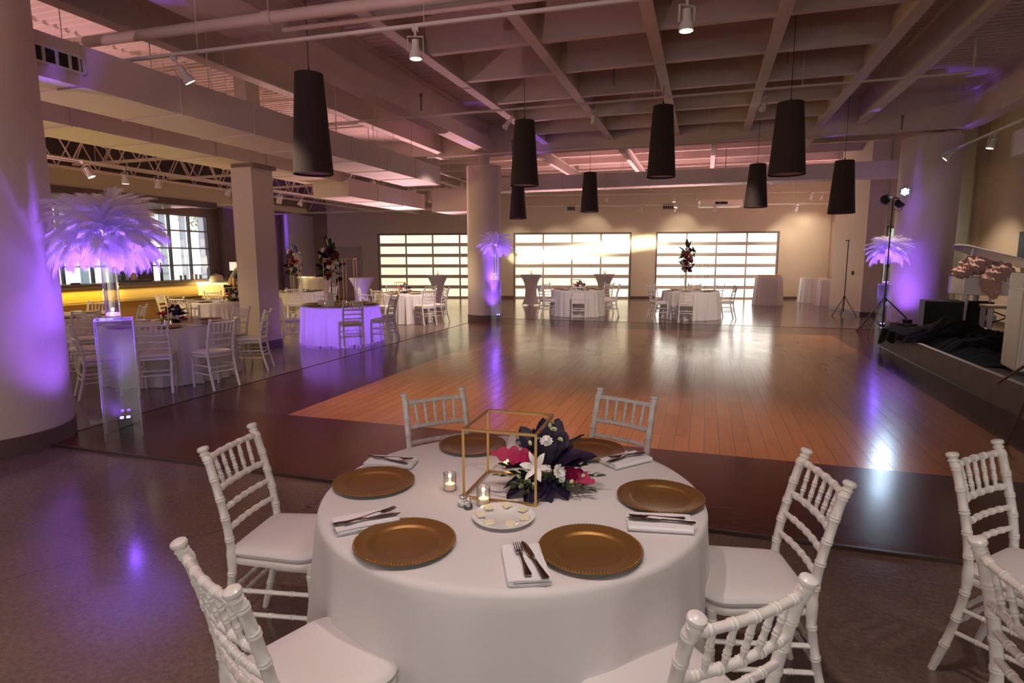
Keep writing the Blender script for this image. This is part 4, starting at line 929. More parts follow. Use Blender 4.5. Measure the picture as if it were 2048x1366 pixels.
# ---------------------------------------------------------------- dining tables in the room
MB_TOPS = []
CH_SMALL = None
def far_setting(tx, ty, R, where, n=6, a0=0.0, nap=True, seed=0):
    for k in range(n):
        a = a0 + 2 * pi * k / n; p = (tx + (R - .20) * cos(a), ty + (R - .20) * sin(a), ZT)
        side = ('right', 'far right', 'far left', 'left', 'near left', 'near right')[k % 6]
        put(CHG, p, a, f'gold charger plate at the {side} of {where}', 'charger plate', 'gold charger plates on the other tables')
        if nap:
            b = a + pi / n; q = (tx + (R - .17) * cos(b), ty + (R - .17) * sin(b), ZT)
            put(NP, q, b + pi / 2, f'folded white napkin beside the {side} plate of {where}', 'napkin', 'folded napkins on the other tables')
def cube_piece(tx, ty, where, s=.27, flowers=True, rot=.4, dx=.12):
    cs = [Vector((tx, ty, 0)) + Matrix.Rotation(rot, 3, 'Z') @ Vector((i * s / 2, j * s / 2, 0)) for i, j in ((-1, -1), (1, -1), (1, 1), (-1, 1))]
    frame('gold_cube_frame', cs, ZT, ZT + .29, .010, 'open gold cube frame on ' + where, group='gold cube frames on the other tables')
    if flowers: dup(fa, (tx + dx, ty - .02, ZT), rot, 'low arrangement of dark leaves on ' + where, 'flower arrangement', 'low flower arrangements')
    for k, (x, y) in enumerate(((-.16, -.12), (-.02, -.22))): votive((tx + x, ty + y, ZT), ('left' if k == 0 else 'right') + ' lit votive candle on ' + where, 'lit votive candles on the other tables')
def tall_piece(tx, ty, where, hgt=.95, seed=3, blue=0, fw_=.22):
    """tall gold frame stand carrying a hanging cascade of flowers"""
    cs = [Vector((tx + i * fw_ / 2, ty + j * fw_ / 2, 0)) for i, j in ((-1, -1), (1, -1), (1, 1), (-1, 1))]
    frame('tall_gold_frame', cs, ZT, ZT + hgt - .06, .012, 'tall thin gold frame stand on ' + where, group='tall gold frames')
    cs = [c + Vector((fw_ + .05, .05, 0)) for c in cs]
    r = random.Random(seed); o = empty('flower_cascade', (tx, ty, ZT), 0, 'tall cascade of white and red flowers on ' + where, 'flower arrangement', 'tall flower cascades')
    MB().tube([(0, 0, .0), (0, 0, hgt)], .012, 8).build('support_stem', STEMG, o)
    for k in range(46):
        t = k / 46; z = hgt + .12 - .62 * t; rad_ = .20 * (1 - .7 * max(0, t - .35)); a = r.uniform(0, 2 * pi); q = rad_ * r.uniform(.5, 1)
        me = ME_BLOOMR if r.random() < .28 else ME_BLOOMW
        f = shared(me, 'red_flower' if me is ME_BLOOMR else 'white_flower', o); f.location = (q * cos(a), q * sin(a), z); f.scale = (r.uniform(1.8, 2.6),) * 3; f.rotation_euler = Vector((cos(a), sin(a), .4)).to_track_quat('Z', 'Y').to_euler()
    for k in range(34):
        t = k / 34; z = hgt + .16 - .7 * t; a = r.uniform(0, 2 * pi)
        me = ME_LEAFB if (k < blue) else (ME_LEAFD if k % 2 else ME_LEAFG)
        f = shared(me, 'dark_leaf', o); orient(f, (.05 * cos(a), .05 * sin(a), z), math.degrees(a) if k >= blue else r.uniform(150, 215), r.uniform(-20, 60) if k > 4 else 75, r.uniform(-60, 60), r.uniform(1.3, 1.8) * (1.0 if me is not ME_LEAFG else 2.4))
    return o
T1, T0, T2, T3, T4, T5, T6, T7 = (-4.93, 8.5), (-7.4, 9.75), (-6.55, 13.2), (-3.46, 12.0), (-2.85, 15.86), (-6.1, 16.9), (1.94, 17.52), (4.96, 16.56)
names = {T1: 'the large left table', T0: 'the far left table', T2: 'the table near the bar end', T3: 'the violet lit table', T4: 'the table behind the violet one', T5: 'the table right of the pillar', T6: 'the middle door table', T7: 'the right door table'}
for i, (T, R) in enumerate(((T1, .84), (T0, .80), (T2, .765), (T3, .765), (T4, .765), (T5, .765), (T6, .765), (T7, .765))):
    table(T[0], T[1], R, .76, 'round banquet table, ' + names[T], 'white tablecloth on ' + names[T], folds=25 + i % 3, amp=.040, seed=20 + i, mt=CLOTH_GLOW if T is T3 else CLOTH, hem=.03 if T is T3 else .008)
gch = 'white chiavari chairs around the other tables'
L = []
def cc(x, y, f, lb): chair(x, y, f, ('white chiavari chair ' if len(lb.split()) < 14 else 'white chair ') + lb, gch)
cc(-4.44, 7.27, 112, 'with its back to the viewer, near side of the large left table'); cc(-3.72, 7.62, 150, 'at the near right of the large left table'); cc(-5.28, 7.06, 42, 'seen from behind at the near left of the large left table')
cc(-3.72, 9.05, 188, 'seen sideways at the right of the large left table, before the square pillar'); cc(-4.42, 9.72, 244, 'at the far right of the large left table, against the pillar'); cc(-5.35, 9.78, 292, 'at the far side of the large left table, behind the leaves'); cc(-6.05, 7.9, 28, 'at the left of the large left table, beside the big column')
cc(-6.35, 8.85, 140, 'between the far left table and the acrylic plinth'); cc(-6.2, 10.0, 195, 'seen sideways at the right of the far left table'); cc(-7.6, 10.95, 280, 'at the far side of the far left table, before the bar'); cc(-8.42, 8.85, 40, 'at the left of the far left table, beside the column edge')
cc(-7.15, 14.25, 300, 'at the far left of the table near the bar end'); cc(-6.75, 11.98, 80, 'with its back to the viewer at the table near the bar end'); cc(-6.5, 14.4, 268, 'at the far side of the table near the bar end, beside the pillar'); cc(-7.75, 13.1, 5, 'at the left of the table near the bar end'); cc(-5.3, 13.2, 180, 'at the right of the table near the bar end, hidden by the pillar')
cc(-4.58, 11.72, 15, 'at the left of the violet lit table'); cc(-2.93, 10.98, 118, 'with its back to the viewer at the violet lit table'); cc(-2.33, 11.75, 170, 'at the right of the violet lit table, seat facing left'); cc(-2.5, 12.7, 215, 'behind the right chair of the violet lit table'); cc(-4.15, 13.05, 300, 'at the far left of the violet lit table, behind the plates'); cc(-3.2, 13.2, 262, 'at the far side of the violet lit table')
cc(-3.35, 14.78, 65, 'at the near left of the table behind the violet lit one'); cc(-4.05, 15.7, 5, 'at the left of the table behind the violet lit one'); cc(-3.4, 17.0, 295, 'at the far left of the table behind the violet one, against a door'); cc(-2.3, 17.0, 245, 'at the far right of the table behind the violet lit one'); cc(-2.05, 14.95, 130, 'at the near right of the table behind the violet lit one'); cc(-1.70, 15.55, 165, 'rightmost at the table behind the violet lit one, before the white cocktail table')
cc(-5.75, 15.72, 105, 'at the near side of the table right of the square pillar'); cc(-6.75, 15.95, 60, 'cut by the pillar, at the table right of the pillar'); cc(-4.95, 16.6, 165, 'at the right of the table with the blue leafed flowers')
cc(.78, 17.15, 15, 'leftmost at the left table before the middle doors'); cc(1.05, 18.3, -42, 'at the far left of the left table before the middle doors'); cc(1.83, 16.33, 85, 'with its back to the viewer at the left table before the middle doors'); cc(2.1, 18.72, 262, 'at the far side of the left table before the middle doors'); cc(3.12, 17.3, 172, 'rightmost at the left table before the middle doors'); cc(2.98, 18.25, 218, 'at the far right of the left table before the middle doors')
cc(3.78, 16.3, 12, 'leftmost at the right table, before the right door'); cc(4.12, 17.5, -45, 'at the far left of the right table, before the right door'); cc(4.52, 15.42, 72, 'with its back to the viewer at the right table'); cc(5.42, 17.72, 250, 'at the far side of the right table, behind the gold frame'); cc(6.14, 16.35, 172, 'rightmost at the right table, before the right door'); cc(5.95, 17.1, 205, 'just behind the rightmost chair of the right table')
for i, T in enumerate((T1, T0, T2, T3, T4, T5, T6, T7)):
    far_setting(T[0], T[1], .84 if T is T1 else .78, names[T], a0=.3 * i, nap=(T in (T1, T0, T2, T3, T4)))
cube_piece(T1[0] + .12, T1[1] + .1, names[T1], dx=-.08); cube_piece(T4[0] - .1, T4[1], names[T4]); cube_piece(T6[0] - .05, T6[1], names[T6]); cube_piece(T2[0] + .35, T2[1], names[T2], dx=.1)
tall_piece(T5[0], T5[1], names[T5], .98, 5, blue=14); tall_piece(T3[0] - .16, T3[1] - .02, names[T3], .98, 8); tall_piece(T7[0] - .1, T7[1] + .1, names[T7], 1.05, 12)
for T, s in ((T3, .2), (T7, .32)):
    cs = [Vector((T[0] + s + i * .11, T[1] + .05 + j * .11, 0)) for i, j in ((-1, -1), (1, -1), (1, 1), (-1, 1))]
    frame('tall_gold_frame', cs, ZT, ZT + .92, .011, 'second tall thin gold frame, empty, on ' + names[T], group='tall gold frames')
for T, nm in ((T3, names[T3]), (T7, names[T7]), (T5, names[T5])):
    for k, (x, y) in enumerate(((-.25, -.2), (.3, -.15), (.05, .25))): votive((T[0] + x, T[1] + y, ZT), ('left', 'right', 'back')[k] + ' lit votive candle on ' + nm, 'lit votive candles on the other tables')
# tent cards and a table number card on the violet lit table
for k, (x, y) in enumerate(((635, 603), (650, 604))):
    P = at(x + 8, y + 3, .80); P.z = ZT
    o = MB().add([(-.07, -.03, 0), (.07, -.03, 0), (.07, 0, .10), (-.07, 0, .10), (-.07, .03, 0), (.07, .03, 0), (-.07, -.028, 0), (.07, -.028, 0), (.07, 0, .097), (-.07, 0, .097), (-.07, .028, 0), (.07, .028, 0)], [(0, 1, 2, 3), (3, 2, 5, 4), (9, 8, 7, 6), (10, 11, 8, 9), (0, 6, 7, 1), (4, 5, 11, 10)]).build('tent_card', mat('white_card', (.8, .8, .84), .7), None, P, .2, False)
    tag(o, ('left' if k == 0 else 'right') + ' folded white tent card on the violet lit table', 'card', 'tent cards')
o = MB().box((0, 0, .14), (.10, .012, .26)).box((0, 0, .01), (.12, .07, .02)).build('table_card', mat('cream_card', (.66, .62, .58), .7), None, (T3[0] - .03, T3[1] - .5, ZT), .1, False, bevel=.002); tag(o, 'upright cream card in a stand at the near edge of the violet lit table', 'card')
# ---------------------------------------------------------------- cocktail and side tables
def cocktail(x, y, label, votl=True):
    o = empty('cocktail_table', (x, y, 0), 0, label, 'cocktail table', 'white spandex covered cocktail tables')
    prof = [(.0, 1.09), (.372, 1.09), (.38, 1.08), (.372, 1.06), (.30, .93), (.235, .78), (.205, .62), (.20, .48), (.215, .33), (.25, .18), (.30, .06), (.325, .0)]
    n = 96; vs = []
    for r, z in prof:
        for j in range(n):
            a = 2 * pi * j / n; k = 1 - .16 * (abs(sin(2 * a)) ** 1.5) * max(0, (1.0 - z)) * (1 if z < 1.05 else 0)
            zz = z + (.05 * abs(sin(2 * a)) if z < .1 else 0); vs.append((r * k * cos(a), r * k * sin(a), zz))
    MB().add(vs, [(i * n + (j + 1) % n, i * n + j, (i + 1) * n + j, (i + 1) * n + (j + 1) % n) for i in range(len(prof) - 1) for j in range(n)]).build('spandex_cover', CLOTH, o)
    MB().lathe([(0, 0), (.05, 0), (.045, .03), (.025, .05), (.025, 1.08)], 16).build('table_pole', BLACK, o)
    if votl: votive((x + .02, y - .05, 1.093), 'lit candle on ' + label, 'lit votive candles on the cocktail tables').scale = (1.5, 1.5, 1.9)
cocktail(-2.62, 21.1, 'white cocktail table left of the middle column'); cocktail(.68, 21.3, 'white cocktail table right of the middle column'); cocktail(3.33, 21.6, 'white cocktail table behind the left of the two middle tables')
cocktail(-4.62, 16.2 + 2.2, 'white cocktail table glowing violet behind the violet lit table', False)
lamp('POINT', 'violet_glow', (-4.62, 17.75, .25), 9, (.4, .2, 1), shadow_soft_size=.05)
def draped(x, y, R, Hh, lb, seed, n=16, grp='round draped tables along the right wall'):
    table(x, y, R, Hh, 'round table, ' + lb, 'white floor length tablecloth, ' + lb, folds=n, amp=.022, seed=seed, group=grp, cgroup='white tablecloths', flare=.06)
draped(9.15, 21.3, .45, 1.0, 'right of the right door, with small desserts', 61); draped(11.25, 22.3, .45, .92, 'in the right corner by the back wall', 62); draped(10.95, 20.6, .34, .92, 'behind the thin tripod stand in the right corner', 63)
rnd = random.Random(3)
CUP = None
for k in range(28):
    x, y = 9.15 - .3 + .6 * (k % 7) / 6, 21.3 - .18 + .36 * (k // 7) / 3
    if CUP is None:
        CUP = empty('dessert_cup', (x, y, 1.003), 0, None); MB().lathe([(0, 0), (.026, 0), (.034, .05), (.03, .05), (.024, .008), (0, .006)], 14).build('cup', mat('amber_dessert', (.72, .50, .16), .4), CUP); MB().lathe([(0, .045), (.03, .046), (.02, .062), (0, .068)], 12).build('cream_top', PETW, CUP); o = CUP
    else: o = dup(CUP, (x, y, 1.003))
    tag(o, 'amber dessert cup on the round table, ' + ('front', 'second', 'third', 'back')[k // 7] + ' row, ' + ('leftmost', 'second from left', 'third from left', 'middle one', 'third from right', 'second from right', 'rightmost')[k % 7], 'dessert cup', 'dessert cups in rows on the round table')
o = MB().lathe([(0, .0), (.12, 0), (.14, .012), (.13, .014), (0, .01)], 24).build('serving_plate', DISH, None, (11.2, 22.2, .925)); tag(o, 'white plate on the draped corner table', 'plate')

# ---------------------------------------------------------------- acrylic plinths with glass vases and ostrich feather plumes
def feather_mesh(seed, L_=.46):
    r = random.Random(seed); mb = MB(); n = 30; sp = []
    for i in range(n + 1):
        t = i / n; sp.append(Vector((.02 * sin(t * 3 + seed), L_ * t * (1 - .10 * t * t), L_ * (.12 * t - .42 * t ** 2.6))))
    mb.tube(sp[::3], [.0022 * (1 - .8 * i / 10) for i in range(len(sp[::3]))], 4)
    nb = 74
    for k in range(nb):
        t = .10 + .90 * k / nb; i = min(n - 1, int(t * n)); p = sp[i].lerp(sp[i + 1], t * n - i); d = (sp[i + 1] - sp[i]).normalized(); side = d.cross(Vector((0, 0, 1))).normalized()
        ln = .105 * (sin(pi * (.12 + .80 * t)) ** .7) * r.uniform(.75, 1.1)
        for s in (-1, 1):
            q1 = p + (side * s * .80 + d * .55) * ln * .5 + Vector((0, 0, .004)); q2 = p + (side * s * .85 + d * 1.0) * ln * r.uniform(.85, 1.05) + Vector((0, 0, -ln * r.uniform(.25, .65)))
            w_ = d * .0040
            mb.add([p - w_, p + w_, q1 + w_ * .9, q1 - w_ * .9, q2 + w_ * .25, q2 - w_ * .25], [(0, 1, 2, 3), (3, 2, 4, 5)])
    return mb.mesh('feather', FEATH, smooth=False)
FM = [feather_mesh(s) for s in (1, 2, 3)]
def plume(loc, label, n=84, s=1.0, seed=1):
    r = random.Random(seed); o = empty('feather_plume', loc, 0, label, 'feather centrepiece', 'white ostrich feather plumes lit violet')
    MB().tube([(0, 0, -.12), (0, 0, .0)], .008, 8).build('feather_stem', FEATH, o)
    for k in range(n):
        t = (k + .5) / n; el = 88 - 116 * (t ** .85); az = k * 137.5 + r.uniform(-12, 12)
        f = shared(FM[k % 3], 'feather', o); d = Vector((cos(math.radians(az)) * cos(math.radians(el)), sin(math.radians(az)) * cos(math.radians(el)), sin(math.radians(el))))
        orient(f, d * .03, az, el, r.uniform(-25, 25), s * r.uniform(.82, 1.08) * (1.0 if el < 60 else .85))
    return o
def plinth(x, y, rz, hp, hv, wv, where, pl_s=1.0, n=84, seed=1, light=60, wd_=.27, box_off=(0, 0), rv=.062, glow=14):
    o = empty('acrylic_plinth', (x, y, 0), rz, 'clear acrylic display plinth ' + where, 'plinth', 'clear acrylic plinths'); h = wd_ / 2; th = .008
    for a in range(4):
        R = Matrix.Rotation(a * pi / 2, 3, 'Z'); MB().box(R @ Vector((h - th / 2, 0, hp / 2)), (th, wd_ - .002, hp), a * pi / 2).build('acrylic_panel', ACRYL, o, smooth=False)
    MB().box((0, 0, hp - th / 2), (wd_ - .018, wd_ - .018, th)).build('acrylic_top', ACRYL, o, smooth=False)
    e = MB()
    for i, j in ((-1, -1), (1, -1), (1, 1), (-1, 1)): e.box((i * (h - .003), j * (h - .003), hp / 2), (.006, .006, hp))
    for z in (hp - .003, .004):
        for i in (-1, 1): e.box((i * (h - .003), 0, z), (.007, wd_, .007)); e.box((0, i * (h - .003), z), (wd_, .007, .007))
    e.build('polished_edge', ACEDGE, o, smooth=False)
    v = empty('cylinder_vase', (x, y, hp + .001), 0, 'tall clear glass cylinder vase on the acrylic plinth ' + where, 'vase', 'glass cylinder vases')
    MB().lathe([(0, 0), (rv + .002, 0), (rv + .004, .004), (rv, .03), (rv, hv), (rv - .004, hv), (rv - .004, .035), (rv - .012, .03), (0, .028)], 40).build('glass_wall', GLASS, v)
    MB().lathe([(0, .03), (rv - .006, .03), (rv - .006, .055), (0, .06)], 24).build('vase_base_filler', clear_mat('water_beads', (.85, .85, .9), .8, .2, .4) if 'water_beads' not in MATS else MATS['water_beads'], v)
    plume((x, y, hp + hv + .10), 'white ostrich feather plume glowing violet on the glass vase ' + where, n, pl_s, seed)
    u = empty('uplight_box', (x + box_off[0], y + box_off[1], 0.002), rz, 'black box uplight shining violet inside the acrylic plinth ' + where, 'uplight', 'violet uplight boxes')
    MB().span((-.055, -.055, .02), (.055, .055, .19)).build('uplight_body', BLKPL, u, smooth=False, bevel=.006)
    MB().span((-.05, -.05, 0), (.05, .05, .02)).build('uplight_foot', BLACK, u, smooth=False)
    for i in (-1, 1):
        for j in (-1, 1): MB().lathe([(0, .194), (.014, .193), (.016, .19)], 12, (i * .026, j * .026, 0)).build('led_lens', LEDP, u)
    MB().bar((-.06, 0, .12), (-.06, 0, .2), .012, .003, (1, 0, 0)).bar((.06, 0, .12), (.06, 0, .2), .012, .003, (1, 0, 0)).build('uplight_bracket', BLACK, u, smooth=False)
    lamp('SPOT', 'violet_uplight', (x + box_off[0], y + box_off[1], .215), light, (.24, .09, 1), target=(x + box_off[0], y + box_off[1], 3), spot_size=math.radians(40), spot_blend=.5, shadow_soft_size=.03)
    lamp('POINT', 'violet_vase_glow', (x, y, hp + .075), glow, (.24, .09, 1), shadow_soft_size=.012)  # added bare lamp standing in for light scattered by the vase base
    lamp('POINT', 'violet_plume_glow', (x, y, hp + hv + .11), glow * 1.8, (.24, .09, 1), shadow_soft_size=.02)  # added bare lamp in the plume, standing in for the uplight beam
    return o
cA = at(243, 877)
plinth(cA.x, cA.y + .05, .56, 1.13, .66, .13, 'beside the big left column', 1.1, 130, 1, 1100, wd_=.30, box_off=(.02, .0))
plinth(-.42, 15.72, 0, 1.10, .80, .13, 'in front of the middle column', 1.0, 66, 2, 700, glow=6, rv=.055, box_off=(.06, 0))
plinth(8.35, 13.35, -.56, .98 + .1, .62, .13, 'by the right column', 1.0, 70, 3, 800)
# extra violet light: bare lamps at the columns and violet table, puck at end wall
def puck(x, y, label, energy, target, size=70, col=(.30, .10, 1)):
    o = empty('uplight_puck', (x, y, 0), 0, label, 'uplight', 'black floor uplights')
    MB().lathe([(0, 0), (.055, 0), (.06, .01), (.06, .05), (.05, .06), (.045, .055)], 20).build('puck_body', BLKPL, o); MB().lathe([(0, .056), (.044, .056)], 20).build('puck_lens', LEDP, o)
    lamp('SPOT', 'violet_uplight', (x, y, .08), energy, col, target=target, spot_size=math.radians(size), spot_blend=.8, shadow_soft_size=.04)
lamp('SPOT', 'violet_column_wash', (-3.62, 5.35, .25), 60, (.30, .10, 1), target=(-4.6, 5.3, 1.9), spot_size=math.radians(85), spot_blend=1, shadow_soft_size=.06)
lamp('SPOT', 'violet_column_wash', (-.36, 15.6, .25), 55, (.30, .10, 1), target=(-.7, 16.2, 1.9), spot_size=math.radians(80), spot_blend=1, shadow_soft_size=.06)
lamp('SPOT', 'violet_column_wash', (8.45, 13.25, .25), 85, (.30, .10, 1), target=(9.5, 14, 2.0), spot_size=math.radians(85), spot_blend=1, shadow_soft_size=.06)
lamp('POINT', 'violet_table_glow', (-3.46, 12.0, .40), 54, (.30, .12, 1), shadow_soft_size=.1)
puck(-9.3, 22.3, 'violet uplight at the foot of the grey end wall', 900, (-9.9, 22.9, 2.6), 80)
# added unseen fill pucks throwing a soft mauve wash at the ceiling
for x, y, tx, ty, e_, lb_ in ((-3.4, -1.5, -2.5, 1.6, 1300, 'left of two behind the viewer'), (3.4, -1.8, 2.6, 1.4, 1300, 'right of two behind the viewer'), (-10.5, 1.5, -7, 6, 700, 'far left, behind the big column'), (7.6, 2.6, 5, 6, 1500, 'far right, beside the stage'), (-12.2, 21.5, -7, 20, 2600, 'in the back left corner'), (11.6, 21.2, 9, 20, 1400, 'in the right corner behind the wall block'), (1.9, 19.4, 2, 20, 1000, 'hidden behind the middle door table'), (5.3, 18.6, 5, 19, 1000, 'hidden behind the right door table'), (-3.1, 18.6, -3, 15, 1300, 'hidden behind the cocktail tables'), (-8.6, 9.9, -8.0, 8.5, 600, 'behind the square pillar')):
    puck(x, y, 'added mauve fill uplight ' + lb_, e_, (tx, ty, 5.2), 80, (1, .54, .58))

# ---------------------------------------------------------------- bar
BU = -14.2
bar = tag(empty('bar_counter', W(BU, 11.5), GR), 'long wooden bar counter with a glowing yellow upper front', 'bar counter')
L0, L1 = -8.0, 4.3
MB().span((-.62, L0, 1.02), (.04, L1, 1.075)).build('counter_top', mat('bar_top_dark', (.10, .07, .06), .3), bar, smooth=False, bevel=.004)
MB().span((-.06, L0, .64), (.0, L1, 1.02)).build('upper_front_panel', wood_mat('bar_lit_panel', (.50, .33, .10), (.62, .44, .16), True, 3, .5, .4), bar, smooth=False)
MB().span((-.60, L0, .0), (-.32, L1, .98)).build('lower_front', W_BAR, bar, smooth=False)
MB().span((-.60, L0, .60), (-.005, L1, .64)).build('panel_soffit', mat('bar_soffit', (.16, .10, .05), .6), bar, smooth=False)
MB().span((.0, L0, .985), (.035, L1, 1.0)).build('led_strip_channel', mat('led_channel', (.3, .3, .3), .4), bar, smooth=False)
lamp('AREA', 'bar_led_strip', W(BU + .11, 9.0, 1.0), 280, (1, .70, .10), shape='RECTANGLE', size=.02, size_y=5.0).rotation_euler = (0, math.radians(-38), GR)
lamp('AREA', 'bar_led_strip', W(BU + .11, 13.3, 1.0), 110, (1, .80, .35), shape='RECTANGLE', size=.02, size_y=4.0).rotation_euler = (0, math.radians(-38), GR)
sta = tag(empty('host_counter', W(-13.5, 14.1), GR), 'short light wood counter with a white top at the right end of the bar', 'counter')
MB().span((-.55, -.35, .92), (.8, .35, 1.0)).build('counter_top', mat('pale_top', (.75, .68, .60), .4), sta, smooth=False, bevel=.004); MB().span((-.53, -.33, .62), (.78, .33, .92)).build('drawer_front', mat('light_oak', (.58, .36, .17), .5, noise=(3, .12)), sta, smooth=False); MB().span((-.5, -.25, 0), (.3, .25, .62)).build('counter_base', mat('oak_shadow', (.30, .19, .09), .6), sta, smooth=False)
# things on the bar
def bottle(px, py, label, mt, hgt=.30, r=.038, v=None, u=-14.4, z=1.077):
    P = at(px, py, z); vv = W(0, 0); v_ = P.x * sin(G) + P.y * cos(G) if v is None else v
    k = hgt / .3
    o = MB().lathe([(0, 0), (r, 0), (r, .17 * k), (r * .75, .205 * k), (r * .36, .225 * k), (r * .34, .28 * k), (r * .42, .282 * k), (r * .42, .3 * k), (0, .3 * k)], 16).build('bottle', mt, None, W(u, v_, z)); return tag(o, label, 'bottle', 'bottles on the bar')
def glassy(px, label, v, u=-14.4, z=1.077, mt=None, h=.14, r=.035):
    o = MB().lathe([(0, 0), (r * .85, 0), (r, h), (r * .9, h), (r * .75, .01), (0, .008)], 16).build('drinking_glass', mt or GLASS, None, W(u, v, z)); return tag(o, label, 'glass', 'glasses and cups on the bar')
AMB = mat('amber_cup', (.70, .42, .18), .35); DKB = mat('dark_bottle', (.02, .03, .02), .15)
for k, v in enumerate((9.92, 10.0, 10.08)): glassy(0, ('left', 'middle', 'right')[k] + ' cream coloured cup at the left end of the bar, before the window', v, mt=mat('cream_cup', (.62, .46, .30), .5), h=.19 - .03 * k)
o = MB().lathe([(0, 0), (.10, .0), (.11, .02), (.09, .035), (0, .04)], 20).build('bar_tray', mat('tray_brown', (.12, .07, .07), .4), None, W(-14.35, 10.45, 1.077)); tag(o, 'small round brown tray on the bar, left of the feather vase', 'tray')
for k, (v, mt, lb, h) in enumerate(((11.75, DKB, 'dark slim bottle on the bar, right behind the feather vase', .42), (11.9, mat('clear_bottle', (.5, .52, .55), .1), 'clear tall bottle on the bar behind the plume', .38), (12.05, AMB, 'amber bottle on the bar behind the plume', .30), (12.95, DKB, 'dark bottle at the left edge of the right bar window', .50), (12.15, AMB, 'short amber bottle on the bar behind the plume', .24))): 
    bottle(0, 0, lb, mt, h, v=v) if False else tag(MB().lathe([(0, 0), (.038, 0), (.038, .56 * h), (.028, .68 * h), (.014, .75 * h), (.013, .93 * h), (.016, .94 * h), (.016, h), (0, h)], 16).build('bottle', mt, None, W(-14.45, v, 1.077)), lb, 'bottle', 'bottles on the bar')
for k, v in enumerate((13.55, 13.7, 13.95, 14.1, 14.25)): glassy(0, ('first', 'second', 'third', 'fourth', 'last')[k] + ' small cup from the left in the row below the right bar window', v, mt=AMB if k in (2, 3) else mat('grey_cup', (.4, .42, .45), .3), h=.13 + .02 * (k in (2, 3)))
o = MB().span((-.12, -.45, 0), (.12, .45, .05)).build('bar_mat', mat('bar_mat_blue', (.10, .13, .20), .6), None, W(-14.45, 12.1, 1.0775), GR, False); tag(o, 'long dark blue bar mat behind the feather vase', 'bar mat')
for ob in list(C.objects):
    if ob.name.startswith('bottle') and 'behind the plume' in str(ob.get('label', '')): ob.location.z += .052
# lamp, bag and box at the bar end
lm = tag(empty('table_lamp', W(-13.1, 15.15, 1.0), 0), 'table lamp with a plain white square shade, left of the square pillar', 'lamp')
lm.location = W(-12.98, 14.15, 1.0005)
MB().lathe([(0, 0), (.09, 0), (.08, .02), (.02, .04), (.02, .42), (0, .42)], 16).build('lamp_base', WHITEM, lm); MB().span((-.12, -.12, .34), (.12, .12, .58)).build('lamp_shade', mat('lit_lampshade', (.85, .8, .75), .8, emit=(1, .9, .85), es=.5), lm, smooth=False)
o = tag(empty('handbag', W(-13.75, 14.2, 1.0005), -.2), 'black and beige bag on the short counter at the bar end', 'bag')
MB().lathe([(0, 0), (.17, 0), (.2, .05), (.16, .18), (.08, .23), (0, .24)], 16).build('bag_body', mat('bag_beige', (.52, .42, .34), .7), o); MB().tube([(-.15, 0, .12), (-.13, 0, .26), (0, 0, .33), (.10, 0, .24)], .025, 8).build('bag_strap', BLACK, o)

# people at the bar end: built as one skinned body each, clothes as children
def person(loc, rz, joints, edges, radii, label, clothes, hair, head):
    root = empty('person', loc, rz, label, 'person', 'people at the bar end')
    def skin(name, js, es, rs, mt, sub=2):
        idx = {k: i for i, k in enumerate(js)}; me = bpy.data.meshes.new(name)
        me.from_pydata([joints[k] for k in js], [(idx[a], idx[b]) for a, b in es], []); me.update(); me.materials.append(mt)
        o = bpy.data.objects.new(name, me); C.objects.link(o); o.parent = root
        s = o.modifiers.new('skin', 'SKIN'); s.use_smooth_shade = True; me.skin_vertices or None
        if not me.skin_vertices:
            bpy.context.view_layer.objects.active = o
        for k, i in idx.items():
            sv = me.skin_vertices[0].data[i]; r = rs[k]; sv.radius = r if isinstance(r, tuple) else (r, r)
        me.skin_vertices[0].data[0].use_root = True
        sb = o.modifiers.new('sub', 'SUBSURF'); sb.levels = sub; sb.render_levels = sub
        return o
    SKIN = mat('skin_tone', (.42, .24, .16), .55)
    body = skin('body', list(joints), edges, radii, SKIN)
    for nm, js, es, grow, mt in clothes:
        skin(nm, js, es, {k: (tuple(q + grow for q in radii[k]) if isinstance(radii[k], tuple) else radii[k] + grow) for k in js}, mt)
    hd = Vector(head)
    MB().lathe([(0, .125), (.045, .118), (.08, .085), (.094, .03), (.09, -.02), (.075, -.05)], 18, hd + Vector((0, -.012, .02))).build('hair', hair, root)
    return root
